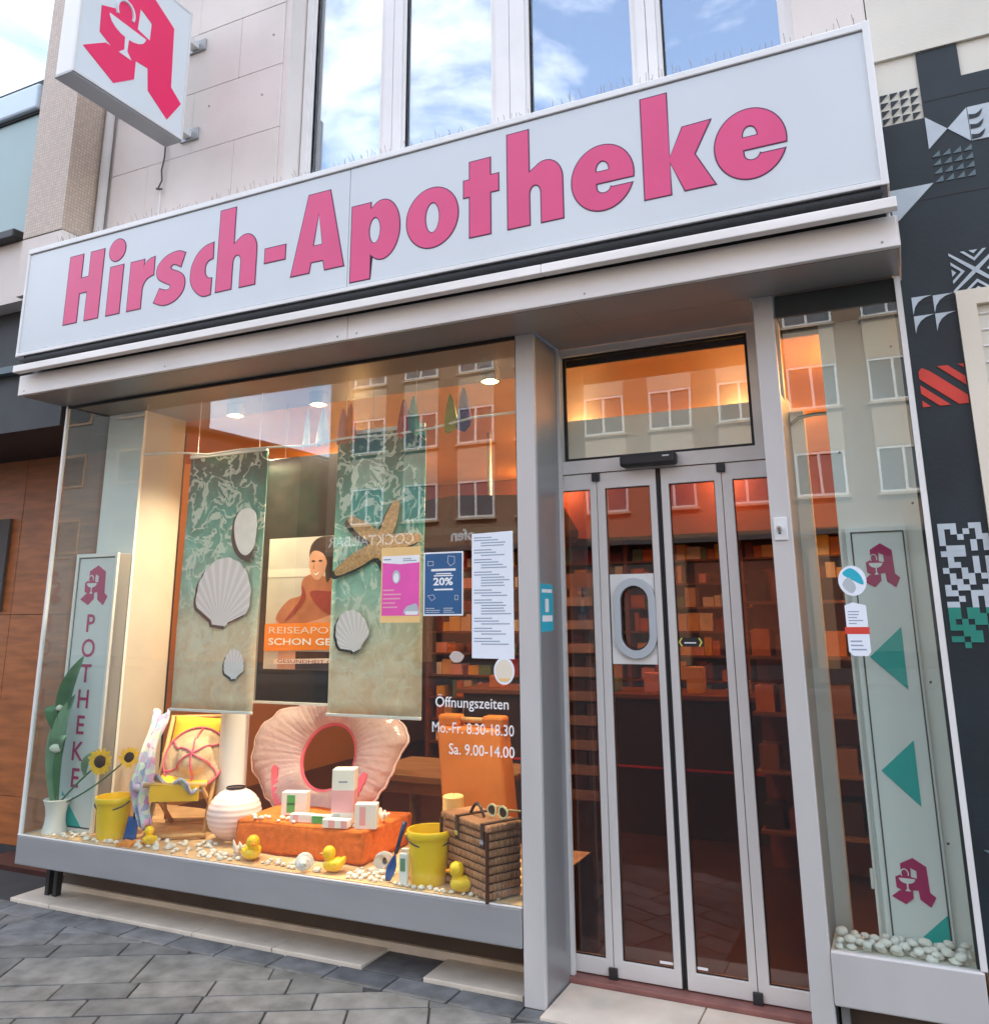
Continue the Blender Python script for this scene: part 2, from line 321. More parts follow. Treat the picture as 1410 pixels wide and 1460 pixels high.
# ------------------------------------------------------------------ mesh helpers
def fmap(o, face):
    x, y, z = o
    return {'F': lambda u, v, d: (x + u, y - d, z + v), 'B': lambda u, v, d: (x - u, y + d, z + v),
            'R': lambda u, v, d: (x + d, y + u, z + v), 'U': lambda u, v, d: (x + u, y + v, z + d)}[face]
class MB:
    def __init__(s): s.bm = bmesh.new()
    def box(s, x0, x1, y0, y1, z0, z1, bev=0, seg=2):
        vs = [s.bm.verts.new((x, y, z)) for x in (x0, x1) for y in (y0, y1) for z in (z0, z1)]
        f = [s.bm.faces.new([vs[i] for i in q]) for q in ((0, 1, 3, 2), (4, 6, 7, 5), (0, 4, 5, 1), (2, 3, 7, 6), (0, 2, 6, 4), (1, 5, 7, 3))]
        if bev:
            es = list({e for a in f for e in a.edges})
            bmesh.ops.bevel(s.bm, geom=es, offset=bev, segments=seg, profile=.5, affect='EDGES')
        return s
    def rbox(s, c, size, rot, bev=0):
        """box centred at c, turned by a rotation matrix"""
        n0 = len(s.bm.verts); a, b, d = [q / 2 for q in size]
        t = MB(); t.box(-a, a, -b, b, -d, d, bev)
        s.add(t, Matrix.Translation(c) @ rot.to_4x4()); return s
    def add(s, other, mat=None):
        me = bpy.data.meshes.new('tmp'); other.bm.to_mesh(me); other.bm.free()
        if mat: me.transform(mat)
        s.bm.from_mesh(me); bpy.data.meshes.remove(me); return s
    def tube(s, pts, r, n=8, caps=True):
        pts = [Vector(p) for p in pts]; rs = r if isinstance(r, (list, tuple)) else [r] * len(pts)
        rings = []; up = None
        for i, p in enumerate(pts):
            d = (pts[min(i + 1, len(pts) - 1)] - pts[max(i - 1, 0)]).normalized()
            if up is None: up = d.orthogonal().normalized()
            up = (up - d * up.dot(d)); up = up.normalized() if up.length > 1e-6 else d.orthogonal().normalized()
            sd_ = d.cross(up)
            rings.append([s.bm.verts.new(p + (up * math.cos(a) + sd_ * math.sin(a)) * rs[i]) for a in [2 * math.pi * k / n for k in range(n)]])
        for a, b in zip(rings, rings[1:]):
            for k in range(n): s.bm.faces.new((a[k], a[(k + 1) % n], b[(k + 1) % n], b[k]))
        if caps: s.bm.faces.new(rings[0][::-1]); s.bm.faces.new(rings[-1])
        return s
    def lathe(s, prof, c=(0, 0, 0), n=20, sx=1, sy=1):
        rings = []
        for r, z in prof:
            if r < 1e-5: rings.append([s.bm.verts.new((c[0], c[1], c[2] + z))])
            else: rings.append([s.bm.verts.new((c[0] + r * sx * math.cos(a), c[1] + r * sy * math.sin(a), c[2] + z)) for a in [2 * math.pi * k / n for k in range(n)]])
        for a, b in zip(rings, rings[1:]):
            for k in range(n):
                if len(a) == 1 and len(b) == 1: continue
                if len(a) == 1: s.bm.faces.new((a[0], b[k], b[(k + 1) % n]))
                elif len(b) == 1: s.bm.faces.new((a[k], a[(k + 1) % n], b[0]))
                else: s.bm.faces.new((a[k], a[(k + 1) % n], b[(k + 1) % n], b[k]))
        return s
    def ball(s, c, r, sub=2, scale=(1, 1, 1), jit=0):
        g = bmesh.ops.create_icosphere(s.bm, subdivisions=sub, radius=r)
        for v in g['verts']:
            q = v.co * (1 + random.uniform(-jit, jit))
            v.co = Vector((q.x * scale[0] + c[0], q.y * scale[1] + c[1], q.z * scale[2] + c[2]))
        return s
    def poly(s, loops, o=(0, 0, 0), face='F', d0=0, d1=.003):
        """filled 2-D outline (first loop) with holes (others), as a plate from d0 to d1 along the face normal"""
        if not isinstance(loops[0][0], (tuple, list)): loops = [loops]
        f = fmap(o, face); flat = [q for l in loops for q in l]
        tri = tessellate_polygon([[Vector((u, v, 0)) for u, v in l] for l in loops])
        A = [s.bm.verts.new(f(u, v, d1)) for u, v in flat]; B = [s.bm.verts.new(f(u, v, d0)) for u, v in flat]
        for t in tri:
            try: s.bm.faces.new([A[i] for i in t]); s.bm.faces.new([B[i] for i in t][::-1])
            except ValueError: pass
        k = 0
        for l in loops:
            n = len(l)
            for i in range(n):
                a, b = k + i, k + (i + 1) % n
                try: s.bm.faces.new((A[a], A[b], B[b], B[a]))
                except ValueError: pass
            k += n
        return s
    def grid(s, fn, nu, nv, closeu=False):
        vs = [[s.bm.verts.new(fn(i / nu, j / nv)) for j in range(nv + 1)] for i in range(nu + (0 if closeu else 1))]
        m = len(vs)
        for i in range(nu):
            for j in range(nv):
                a, b = vs[i], vs[(i + 1) % m]
                s.bm.faces.new((a[j], b[j], b[j + 1], a[j + 1]))
        return s
    def build(s, name, mat, parent=None, smooth=False, local=False, origin=None):
        bmesh.ops.recalc_face_normals(s.bm, faces=s.bm.faces[:])
        me = bpy.data.meshes.new(name); s.bm.to_mesh(me); s.bm.free()
        o = bpy.data.objects.new(name, me); COL.objects.link(o)
        if mat: me.materials.append(MATS[mat] if isinstance(mat, str) else mat)
        if smooth:
            for p in me.polygons: p.use_smooth = True
            if smooth != True: me.set_sharp_from_angle(angle=R(smooth))
        if parent:
            o.parent = parent
            if origin is not None and not local:
                ro = root_loc(parent)
                me.transform(Matrix.Translation(-Vector(origin))); o.location = Vector(origin) - world_loc(parent)
            elif not local: me.transform(Matrix.Translation(-world_loc(parent)))
        elif not local:
            xs = [v.co for v in me.vertices]
            c = Vector(((min(v.x for v in xs) + max(v.x for v in xs)) / 2, (min(v.y for v in xs) + max(v.y for v in xs)) / 2, min(v.z for v in xs))) if origin is None else Vector(origin)
            me.transform(Matrix.Translation(-c)); o.location = c
        return o
def world_loc(o):
    v = Vector((0, 0, 0))
    while o: v = v + o.location; o = o.parent
    return v
root_loc = world_loc
def thing(name, label, cat, loc=(0, 0, 0), rz=0, group=None):
    o = bpy.data.objects.new(name, None); COL.objects.link(o); o.location = loc; o.rotation_euler = (0, 0, rz)
    o.empty_display_size = .1
    return tag(o, label, cat, group)
def tag(o, label, cat, group=None):
    o['label'] = label; o['category'] = cat
    if group: o['group'] = group
    return o
def struct(o): o['kind'] = 'structure'; return o
def bx(name, mat, parent, x0, x1, y0, y1, z0, z1, bev=0):
    return MB().box(x0, x1, y0, y1, z0, z1, bev).build(name, mat, parent)
def arc(cx, cy, rx, ry, a0, a1, n=16):
    return [(cx + rx * math.cos(R(a0 + (a1 - a0) * i / n)), cy + ry * math.sin(R(a0 + (a1 - a0) * i / n))) for i in range(n + 1)]
def rect(x0, x1, y0, y1): return [(x0, y0), (x1, y0), (x1, y1), (x0, y1)]
def area(l): return sum(a[0] * b[1] - b[0] * a[1] for a, b in zip(l, l[1:] + l[:1])) / 2
def offset(l, d):
    sg = 1 if area(l) > 0 else -1; n = len(l); out = []
    l = [p for i, p in enumerate(l) if math.dist(p, l[i - 1]) > 1e-5]; n = len(l)
    for i in range(n):
        p0, p1, p2 = l[i - 1], l[i], l[(i + 1) % n]
        a = (p1[0] - p0[0], p1[1] - p0[1]); b = (p2[0] - p1[0], p2[1] - p1[1])
        la, lb = math.hypot(*a), math.hypot(*b)
        n1_ = (a[1] / la * sg, -a[0] / la * sg); n2_ = (b[1] / lb * sg, -b[0] / lb * sg)
        k = max(.35, 1 + n1_[0] * n2_[0] + n1_[1] * n2_[1])
        out.append((p1[0] + (n1_[0] + n2_[0]) / k * d, p1[1] + (n1_[1] + n2_[1]) / k * d))
    return out
def smooth_loop(pts, n=6):
    """Catmull-Rom through the points; a third item True marks a corner"""
    P = [(p[0], p[1]) for p in pts]; C = [len(p) > 2 for p in pts]; N = len(P); res = []
    for i in range(N):
        p0, p1, p2, p3 = P[i - 1], P[i], P[(i + 1) % N], P[(i + 2) % N]
        if C[i]: p0 = p1
        if C[(i + 1) % N]: p3 = p2
        if C[i] and C[(i + 1) % N]: res.append(p1); continue
        for k in range(n):
            t = k / n
            res.append(tuple(.5 * (2 * p1[j] + (-p0[j] + p2[j]) * t + (2 * p0[j] - 5 * p1[j] + 4 * p2[j] - p3[j]) * t * t + (-p0[j] + 3 * p1[j] - 3 * p2[j] + p3[j]) * t ** 3) for j in (0, 1)))
    return res
TXT = {}
def text_geo(s, bold):
    if (s, bold) not in TXT:
        cu = bpy.data.curves.new('tmp', 'FONT'); cu.body = s; cu.size = 1; cu.offset = bold; cu.resolution_u = 3
        o = bpy.data.objects.new('tmp', cu); COL.objects.link(o)
        dg = bpy.context.evaluated_depsgraph_get(); dg.update()
        me = bpy.data.meshes.new_from_object(o.evaluated_get(dg))
        V = [(v.co.x, v.co.y) for v in me.vertices]; F = [tuple(p.vertices) for p in me.polygons]
        bpy.data.objects.remove(o); bpy.data.curves.remove(cu); bpy.data.meshes.remove(me)
        TXT[(s, bold)] = (V, F)
    return TXT[(s, bold)]
def text(name, s, mat, parent, o, height=None, width=None, face='F', d=.0015, bold=0.0, align='c'):
    """lettering: fitted to a cap height and, if given, to a width"""
    V, F = text_geo(s, bold)
    x0, x1 = min(v[0] for v in V), max(v[0] for v in V); y0, y1 = min(v[1] for v in V), max(v[1] for v in V)
    k = height / .73 if height else width / (x1 - x0)
    kx = width / (x1 - x0) if width else k
    ox = {'c': (x0 + x1) / 2, 'l': x0, 'r': x1}[align]
    f = fmap(o, face); mb = MB()
    vs = [mb.bm.verts.new(f((u - ox) * kx, v * k, d)) for u, v in V]
    for q in F:
        try: mb.bm.faces.new([vs[i] for i in q])
        except ValueError: pass
    return mb.build(name, mat, parent)
def lines(name, mat, parent, o, w_, h_, n, face='F', d=.0012, gap=.5, seed=1, minw=.5):
    """rows of print too small to read"""
    rnd = random.Random(seed); mb = MB(); rh = h_ / n
    for i in range(n):
        ww = w_ * rnd.uniform(minw, 1); z = h_ - (i + 1) * rh
        mb.poly(rect(0, ww, z, z + rh * gap), o, face, d - .0006, d)
    return mb.build(name, mat, parent)
def copy_tree(o, parent=None):
    c = o.copy(); COL.objects.link(c); c.parent = parent
    for ch in o.children: copy_tree(ch, c)
    return c
try: sc.cycles.use_denoising = True
except Exception: pass
# ================================================================== SETTING
struct(bx('road', 'asphalt', None, -60, 60, -14.5, -3.5, -.30, -.12))
struct(bx('far_pavement', 'asphalt', None, -60, 60, -21, -14.5, -.30, 0))
struct(bx('ground', 'asphalt', None, -120, 120, -120, 60, -.6, -.31))
pave = struct(bx('pavement', 'joint', None, -30, 30, -3.5, 4.6, -.30, -.012))

def clip(poly, a, b, c):          # keep a*x+b*y<=c
    res = []
    for i in range(len(poly)):
        p, q = poly[i], poly[(i + 1) % len(poly)]
        dp, dq = a * p[0] + b * p[1] - c, a * q[0] + b * q[1] - c
        if dp <= 0: res.append(p)
        if dp * dq < 0:
            t = dp / (dp - dq); res.append((p[0] + (q[0] - p[0]) * t, p[1] + (q[1] - p[1]) * t))
    return res
def paver(poly):
    if len(poly) < 3 or abs(area(poly)) < .004: return
    h = random.uniform(-.0015, .0015)
    l = offset(poly, -.005) if abs(area(poly)) > .02 else poly
    o = MB().poly(l, (0, 0, -.05), 'U', 0, .05 + h).build('paver', random.choice(['paver', 'paver', 'paver_dark', 'paver_light']), pave)
    bv = o.modifiers.new('edge', 'BEVEL'); bv.width = .003; bv.segments = 1; bv.limit_method = 'ANGLE'; bv.angle_limit = R(50)
    return o
# border course beside the shop
x = -7.5
while x < -1.35:
    paver(rect(x, x + .34, 3.765, 3.93 if x < -5.3 or x > -2.65 else 3.93)); x += .34
# field laid at an angle, courses of two widths
ang = R(27); ca, sa = math.cos(ang), math.sin(ang)
v = -1.9 + .02; row = 0
O = (-4.09, 3.09)
while v < 2.0:
    wd = (.17, .34, .17, .17)[row % 4]; ln = (.36, .66, .36, .52)[row % 4]
    u = -2.6 - random.uniform(0, ln)
    while u < 3.6:
        q = [(O[0] + ca * a - sa * b, O[1] + sa * a + ca * b) for a, b in ((u, v), (u + ln, v), (u + ln, v + wd), (u, v + wd))]
        q = clip(q, 0, 1, 3.765); q = clip(q, 0, -1, -2.35) if q else q
        q = clip(q, -1, 0, 6.6) if len(q) > 2 else q; q = clip(q, 1, 0, -1.0) if len(q) > 2 else q
        paver(q); u += ln
    v += wd; row += 1
# pale stone step along the shop
for a, b in ((-5.22, -4.87), (-4.87, -3.73), (-3.73, -3.18), (-3.18, -2.62), (-2.275, -1.75)):
    bx('step_stone', 'step_stone', pave, a + .003, b - .003, 3.937, 4.19, -.02, .014, .003)
bx('paver', 'paver_dark', pave, -2.615, -2.28, 3.937, 4.19, -.03, .001, .003)
bx('step_stone', 'step_stone', pave, -1.61, -.98, 3.79, 4.165, -.02, .012, .003)
bx('step_stone', 'step_stone', pave, -.974, -.35, 3.79, 4.165, -.02, .012, .003)
bx('step_stone', 'red_stone', pave, -1.75, -.40, 4.168, 4.36, -.02, .034, .006)

# ------------------------------------------------------------------ shop interior shell
struct(bx('shop_floor', 'interior_floor', None, -6.2, .8, 4.37, 11, -.1, .02))
struct(bx('shop_ceiling', 'interior_orange', None, -6.2, .8, 4.62, 11, 3.14, 3.24))
bk = struct(bx('shop_wall_back', 'interior_wall', None, -6.2, .8, 11, 11.15, -.1, 3.2))
struct(bx('shop_wall_left', 'interior_wall', None, -6.35, -6.2, 5.02, 11.15, -.1, 3.2))
struct(bx('shop_wall_right', 'interior_orange', None, .8, .95, 4.5, 11.15, -.1, 3.2))
struct(bx('shop_bulkhead', 'interior_red', None, -5.6, .78, 8.45, 8.65, 2.45, 3.13))

# ================================================================== THE BUILDING ABOVE THE SHOP
bld = thing('apartment_building', 'cream stone apartment building above the pharmacy with a white window band', 'building', (-2.5, 6, 3.25))
bx('wall', 'stone', bld, -5.02, -3.46, 4.02, 4.4, 3.26, 16)
bx('wall', 'stone', bld, -.205, .128, 4.02, 4.4, 3.26, 16)
bx('wall', 'curtain', bld, -5.0, .13, 4.9, 11, 3.26, 16)  # unseen storeys behind, raised so their shadow covers the street
zr = [3.915 + .485 * i for i in range(-1, 8)] + [16]
def stones(x0, x1, cuts, parent, mat, yf=3.95):
    for i, (a, b) in enumerate(zip(zr, zr[1:])):
        xs = [x0] + [c for c in cuts[i % 2] if x0 < c < x1] + [x1]
        for p, q in zip(xs, xs[1:]):
            bx('stone_panel', mat, parent, p + .0015, q - .0015, yf + random.uniform(-.0015, .0015), yf + .068, a + .002, b - .002, .002)
stones(-5.02, -3.46, ([-4.65, -3.845], [-4.25]), bld, 'stone')
stones(-.205, .128, ([], []), bld, 'stone')
bx('window_reveal', 'stone', bld, -3.459, -3.41, 3.96, 4.2, 3.26, 9)
bx('window_sill', 'win_white', bld, -3.40, -.21, 4.0, 4.16, 4.42, 4.47, .006)
bx('roller_shutter_box', 'win_white', bld, -3.40, -.21, 4.09, 4.2, 6.9, 9)
edges = [-3.40, -2.67, -1.835, -.985, -.21]
panes = [(-3.31, -2.775), (-2.57, -1.965), (-1.70, -1.08), (-.895, -.28)]
for k, (a, b) in enumerate(panes):
    e0, e1 = edges[k] + .002, edges[k + 1] - .002
    fr = MB().poly([rect(e0, e1, 4.472, 6.9), rect(a - .035, b + .035, 4.54, 6.82)[::-1]], (0, 4.17, 0), 'F', 0, .06)
    wd = fr.build('window', 'win_white', bld)
    fs = MB().poly([rect(a - .034, b + .034, 4.541, 6.819), rect(a, b, 4.585, 6.78)[::-1]], (0, 4.16, 0), 'F', 0, .035)
    fs.build('casement', 'win_white', wd)
    bx('pane', 'upper_glass', wd, a, b, 4.142, 4.150, 4.585, 6.78)
    bx('curtain', 'curtain_white' if k == 0 else 'curtain', wd, e0 + .03, e1 - .03, 4.34, 4.36, 4.48, 6.9)
    if k == 0: bx('reflected_reveal', 'reflected_reveal', wd, a, b, 4.20, 4.215, 5.71, 6.8)  # grey strip standing in for the reveal mirrored in this pane
    # the dark slot of the casement joint
    bx('gasket', 'black_rubber', wd, a - .006, a, 4.122, 4.141, 4.585, 6.78)
MB().tube([(-5.045, 3.905, 3.9), (-5.045, 3.905, 9)], .032, 12).build('downpipe', 'win_white', bld, smooth=True)
for q in ((-3.62, 5.17), (-4.1, 5.22), (-3.55, 5.62)): MB().lathe([(0, -.006), (.007, -.006), (.007, .0)], (0, 0, 0), 8).build('anchor_plug', 'cable', bld, local=True).matrix_local = Matrix.Translation(Vector((q[0], 3.947, q[1])) - world_loc(bld)) @ Matrix.Rotation(R(90), 4, 'X')
MB().tube([(-4.478, 3.935, 5.02), (-4.47, 3.93, 4.9), (-4.485, 3.928, 4.80), (-4.475, 3.93, 4.72), (-4.50, 3.925, 4.66)], .006, 6).build('cable', 'cable', bld)
MB().tube([(-4.52, 3.93, 4.665), (-4.46, 3.92, 4.645)], .008, 6).build('cable_clip', 'cable', bld)
MB().tube([(-4.49, 3.936, 4.66), (-4.488, 3.936, 4.45), (-4.49, 3.936, 4.1)], .004, 6).build('cable', 'win_white', bld)

# ------------------------------------------------------------------ left neighbour
nb = thing('neighbour_building', 'neighbouring house with mosaic pier, sky-blue window and brown wood panels', 'building', (-6.6, 6, 0))
bx('pier', 'mosaic', nb, -5.495, -5.092, 3.65, 4.6, 4.36, 16)
bx('pier_base', 'stone', nb, -5.50, -5.088, 3.655, 4.5, 3.92, 4.352)
bx('wall', 'stone', nb, -8.5, -5.497, 3.72, 4.5, 3.92, 4.40)
bx('ledge', 'black', nb, -8.5, -5.60, 3.64, 3.80, 4.402, 4.47, .01)
bx('lower_panel', 'teal_panel', nb, -8.5, -5.62, 3.75, 3.9, 4.47, 5.48)
bx('transom_bar', 'frame_blue', nb, -8.5, -5.62, 3.70, 3.86, 5.50, 5.72, .02)
bx('transom_shadow_gap', 'black_rubber', nb, -8.5, -5.62, 3.735, 3.87, 5.722, 5.765)
bx('gasket', 'black_rubber', nb, -8.5, -5.62, 3.735, 3.87, 5.478, 5.499)
bx('window_pane', 'neighbour_glass', nb, -8.5, -5.62, 3.775, 3.785, 5.765, 8.8)
bx('curtain', 'sky_pane_back', nb, -8.5, -5.5, 4.1, 4.2, 5.6, 9)
bx('house_body', 'stone', nb, -30, -6.4, 5.05, 12, 0, 16)  # unseen mass of the house, filled in to keep sun off the street
bx('house_body', 'stone', nb, -6.39, -5.06, 4.6, 12, 3.3, 16)
bx('window_frame', 'stone', nb, -5.62, -5.496, 3.74, 4.5, 4.40, 9)
bx('fascia', 'dark_shop', nb, -9, -5.16, 3.86, 4.7, 2.99, 3.918)
bx('fascia_trim', 'mural_grey', nb, -9, -5.42, 3.80, 3.858, 3.42, 3.47)
for a, b, c, d in ((-6.55, -5.145, .05, .38), (-6.55, -5.145, .384, 1.72), (-6.55, -5.145, 1.724, 3.0), (-8, -6.555, .05, 1.72), (-8, -6.555, 1.724, 3.0)):
    bx('wood_panel', 'wood_panel', nb, a, b, 4.66, 4.70, c, d, .002)
bx('backing_wall', 'black', nb, -9, -5.145, 4.705, 5.0, 0, 3.29)
bx('wall', 'stone', nb, -5.091, -5.022, 3.958, 4.5, 3.9, 9)
bx('notice_board', 'op_grey', nb, -7.2, -6.66, 4.63, 4.655, 1.75, 2.5)
bx('plinth', 'dark_shop', nb, -9, -5.145, 4.64, 4.704, -.01, .048)

# ------------------------------------------------------------------ right neighbour with the mural
mu_ = thing('mural_building', 'stone wall painted with a dark geometric mural beside the pharmacy', 'building', (1.2, 6, 0))
bx('wall', 'stone_cream', mu_, .131, 30, 3.97, 12, -.01, 4.235)
for i, (a, b) in enumerate(zip([4.237, 4.885, 5.37, 5.855, 6.34], [4.883, 5.368, 5.853, 6.338, 16])):
    for p, q in (((.131, .9), (.903, 30)) if i % 2 else ((.131, 1.3), (1.303, 30))):
        bx('stone_panel', 'stone_cream', mu_, p, q - .001, 3.952, 12, a, b, .002)
X0, CW = .145, .171
def cell(c, r): return X0 + CW * c, 4.235 - .1685 * (r + 1)       # lower left corner of a mural cell
Yw = 3.97
def mural(mat, loops, d=.012): return MB().poly(loops, (0, Yw, 0), 'F', .001, d).build('mural_shape', mat, mu_)
navy_loop = [(.133, -.005), (2.6, -.005), (2.6, 4.067), (.487, 4.067), (.487, 4.234), (.316, 4.234), (.316, 3.897), (.133, 3.897)]
mural('navy', [navy_loop, rect(.338, 2.2, 1.0, 3.037)[::-1]], .008)
for z in (3.975, 3.495, 3.01): MB().box(.32 if z > 3.9 else .2, 2.6, Yw - .0095, Yw - .0085, z, z + .006).build('mural_joint', 'black', mu_)
tg = MB()
for i in range(4):
    for j in range(4):
        a, b = .145 + i * .0425, 4.063 - (j + 1) * .0415
        tg.poly([(a, b + .006), (a + .034, b + .038), (a, b + .038)], (0, Yw, 0), 'F', .001, .006)
tg.build('mural_shape', 'navy', mu_)
mural('mural_light', [(.318, 3.897), (.4015, 3.817), (.318, 3.735)])
mural('mural_light', [(.4025, 3.817), (.487, 3.90), (.487, 3.733)])
lt = [(.490, 3.900), (.66, 3.900), (.66, 3.733), (.490, 3.733)]
mural('mural_light', lt)
cs = MB()
for k in range(3):
    z = 3.862 - k * .05
    cs.poly(smooth_loop([(.492, z, True), (.52, z - .004), (.548, z + .016, True), (.53, z - .018), (.492, z - .022, True)], 5), (0, Yw, 0), 'F', .012, .016)
cs.build('mural_shape', 'navy', mu_)
tg = MB()
for i in range(4):
    for j in range(4):
        a, b = .324 + i * .0425, 3.726 - (j + 1) * .0415
        tg.poly([(a, b + .006), (a + .034, b + .006), (a + .034, b + .034)], (0, Yw, 0), 'F', .008, .012)
tg.build('mural_shape', 'mural_grey', mu_)
mural('mural_light', [(.135, 3.566), (.316, 3.566), (.165, 3.42), (.135, 3.40)])
# the X of chevrons
xs = MB(); cx_, cz_ = .43, 3.126
for sx in (1, -1):
    for sz in (1, -1):
        d = .010
        xs.poly([(cx_, cz_ - d * 1.2), (cx_ + sx * .095, cz_ + sz * .088 - d * .6), (cx_ + sx * .095, cz_ + sz * .088 + d * .6), (cx_, cz_ + d * 1.2)] if sx * sz > 0 else
                [(cx_, cz_ - d * 1.2), (cx_ + sx * .095, cz_ + sz * .088 - d * .6), (cx_ + sx * .095, cz_ + sz * .088 + d * .6), (cx_, cz_ + d * 1.2)], (0, Yw, 0), 'F', .008, .0115 + .0005 * sx + .0002 * sz)
for k in (.042, .076):
    for side in range(4):
        L_ = .092
        if side == 0: q = [(cx_ + k, cz_), (cx_ + L_, cz_ + L_ - k), (cx_ + L_, cz_ + L_ - k - .014), (cx_ + k + .014, cz_), (cx_ + L_, cz_ - L_ + k + .014), (cx_ + L_, cz_ - L_ + k)]
        elif side == 1: q = [(cx_ - k, cz_), (cx_ - L_, cz_ + L_ - k), (cx_ - L_, cz_ + L_ - k - .014), (cx_ - k - .014, cz_), (cx_ - L_, cz_ - L_ + k + .014), (cx_ - L_, cz_ - L_ + k)]
        elif side == 2: q = [(cx_, cz_ + k), (cx_ + L_ - k, cz_ + L_), (cx_ + L_ - k - .014, cz_ + L_), (cx_, cz_ + k + .014), (cx_ - L_ + k + .014, cz_ + L_), (cx_ - L_ + k, cz_ + L_)]
        else: q = [(cx_, cz_ - k), (cx_ + L_ - k, cz_ - L_ + .004), (cx_ + L_ - k - .014, cz_ - L_ + .004), (cx_, cz_ - k - .014), (cx_ - L_ + k + .014, cz_ - L_ + .004), (cx_ - L_ + k, cz_ - L_ + .004)]
        xs.poly(q, (0, Yw, 0), 'F', .008, .0125)
xs.build('mural_shape', 'mural_light', mu_)
for a, b in ((.168, 3.041), (.252, 3.037), (.168, 2.953), (.252, 2.953)):
    mural('mural_light', [(a, b)] + [(a + .08, b)] + [(a + .08 - .078 * math.sin(R(t)), b - .08 + .078 * math.cos(R(t))) for t in (8, 25, 45, 65, 82)] + [(a, b - .08)])
for q in ([(.158, 2.70), (.172, 2.716), (.20, 2.70), (.333, 2.578), (.333, 2.542), (.296, 2.542), (.158, 2.668)],
          [(.232, 2.716), (.272, 2.716), (.333, 2.66), (.333, 2.622)], [(.312, 2.716), (.333, 2.716), (.333, 2.698)],
          [(.158, 2.64), (.265, 2.542), (.224, 2.542), (.158, 2.602)], [(.158, 2.572), (.19, 2.542), (.158, 2.542)]):
    mural('mural_red', q)
rnd = random.Random(3)
pw, pg = MB(), MB(); pc = .0226
for j in range(22):
    for i in range(9):
        if rnd.random() < (.60 if (j // 2 + i) % 3 else .45):
            q = rect(.154 + i * pc, .154 + (i + 1) * pc + .0005, 2.041 - (j + 1) * pc, 2.041 - j * pc + .0005)
            if q[1][0] > .337: continue
            (pw if j < 15 else pg).poly(q, (0, Yw, 0), 'F', .008, .012)
q = pw.build('mural_pixels', 'mural_light', mu_); q['kind'] = 'stuff'; q = pg.build('mural_pixels', 'mural_green', mu_); q['kind'] = 'stuff'
mural('mural_grey', [(.17, .80), (.325, .80), (.325, .62), (.30, .72)])
MB().poly([rect(.339, 2.2, 1.0, 3.036), rect(.412, 2.1, 1.1, 2.968)[::-1]], (0, Yw, 0), 'F', -.02, .03).build('window_frame', 'frame_cream', mu_)
for k in range(26):
    z = 2.94 - k * .072
    MB().rbox((1.25, 3.985, z), (1.66, .05, .006), Matrix.Rotation(R(38), 3, 'X')).build('blind_slat', 'win_white', mu_)
bx('window_backing', 'red_stone', mu_, .40, 2.15, 4.03, 4.06, 1.0, 3.0)

# ================================================================== SHOP FRONT
# ---- light-box sign
sg = thing('shop_sign', 'long white pharmacy sign with big pink lettering above the shop window', 'sign', (-2.5, 3.64, 3.375))
bx('housing', 'alu_white', sg, -5.13, .115, 3.49, 3.84, 3.378, 4.118, .006)
for a, b in ((-5.118, -2.517), (-2.513, .093)):
    bx('face_panel', 'sign_white', sg, a, b, 3.472, 3.489, 3.398, 4.086)
bx('trim', 'alu_white', sg, -5.135, .12, 3.462, 3.60, 4.092, 4.128, .005)
bx('trim', 'alu_white', sg, -5.135, .12, 3.462, 3.60, 3.368, 3.392, .004)
bx('trim', 'alu_white', sg, .093, .122, 3.460, 3.66, 3.366, 4.13, .004)
bx('trim', 'alu_white', sg, -5.137, -5.119, 3.464, 3.60, 3.366, 4.13, .004)
BL = 3.528
def L_H():
    x, w_, h = -4.715, .312, .465; s_ = .120
    return [[(x, 0), (x + s_, 0), (x + s_, .196), (x + w_ - s_, .196), (x + w_ - s_, 0), (x + w_, 0), (x + w_, h), (x + w_ - s_, h), (x + w_ - s_, .298), (x + s_, .298), (x + s_, h), (x, h)]]
def L_h(x):
    return [[(x, 0), (x + .114, 0), (x + .114, .16)] + arc(x + .146, .16, .032, .046, 180, 0, 10) + [(x + .178, 0), (x + .288, 0), (x + .288, .215)] +
            arc(x + .203, .215, .085, .107, 0, 125, 14) + [(x + .114, .275), (x + .114, .512), (x, .512)]]
def L_e(x):
    cx, cy, rx, ry = x + .15, .161, .151, .167
    a1 = math.degrees(math.asin((.135 - cy) / ry)); a2 = math.degrees(math.asin((.101 - cy) / ry))
    o = arc(cx, cy, rx, ry, a1, 360 + a2, 48)
    o += [(x + .205, .101), (x + .195, .101)] + arc(x + .156, .112, .037, .034, -15, -180, 12) + [(x + .118, .135)]
    return [o, [(x + .118, .193)] + [(x + .186, .193)] + arc(x + .152, .202, .034, .046, 0, 180, 12)]
def loops_of(ch, *a):
    return {'H': L_H, 'h': L_h, 'e': L_e}[ch](*a)
x = -3.925
S_ = smooth_loop([(x + .225, .300, 1), (x + .165, .321), (x + .08, .308), (x + .02, .265), (x + .003, .222), (x + .018, .172), (x + .07, .137), (x + .115, .115), (x + .126, .097), (x + .112, .083), (x + .082, .083),
                  (x + .037, .10, 1), (x - .002, .019, 1), (x + .05, -.004), (x + .105, -.012), (x + .175, .006), (x + .225, .05), (x + .239, .102), (x + .225, .15), (x + .18, .185), (x + .13, .207), (x + .116, .224), (x + .126, .239), (x + .15, .240),
                  (x + .198, .217, 1)], 6)
x = -3.642
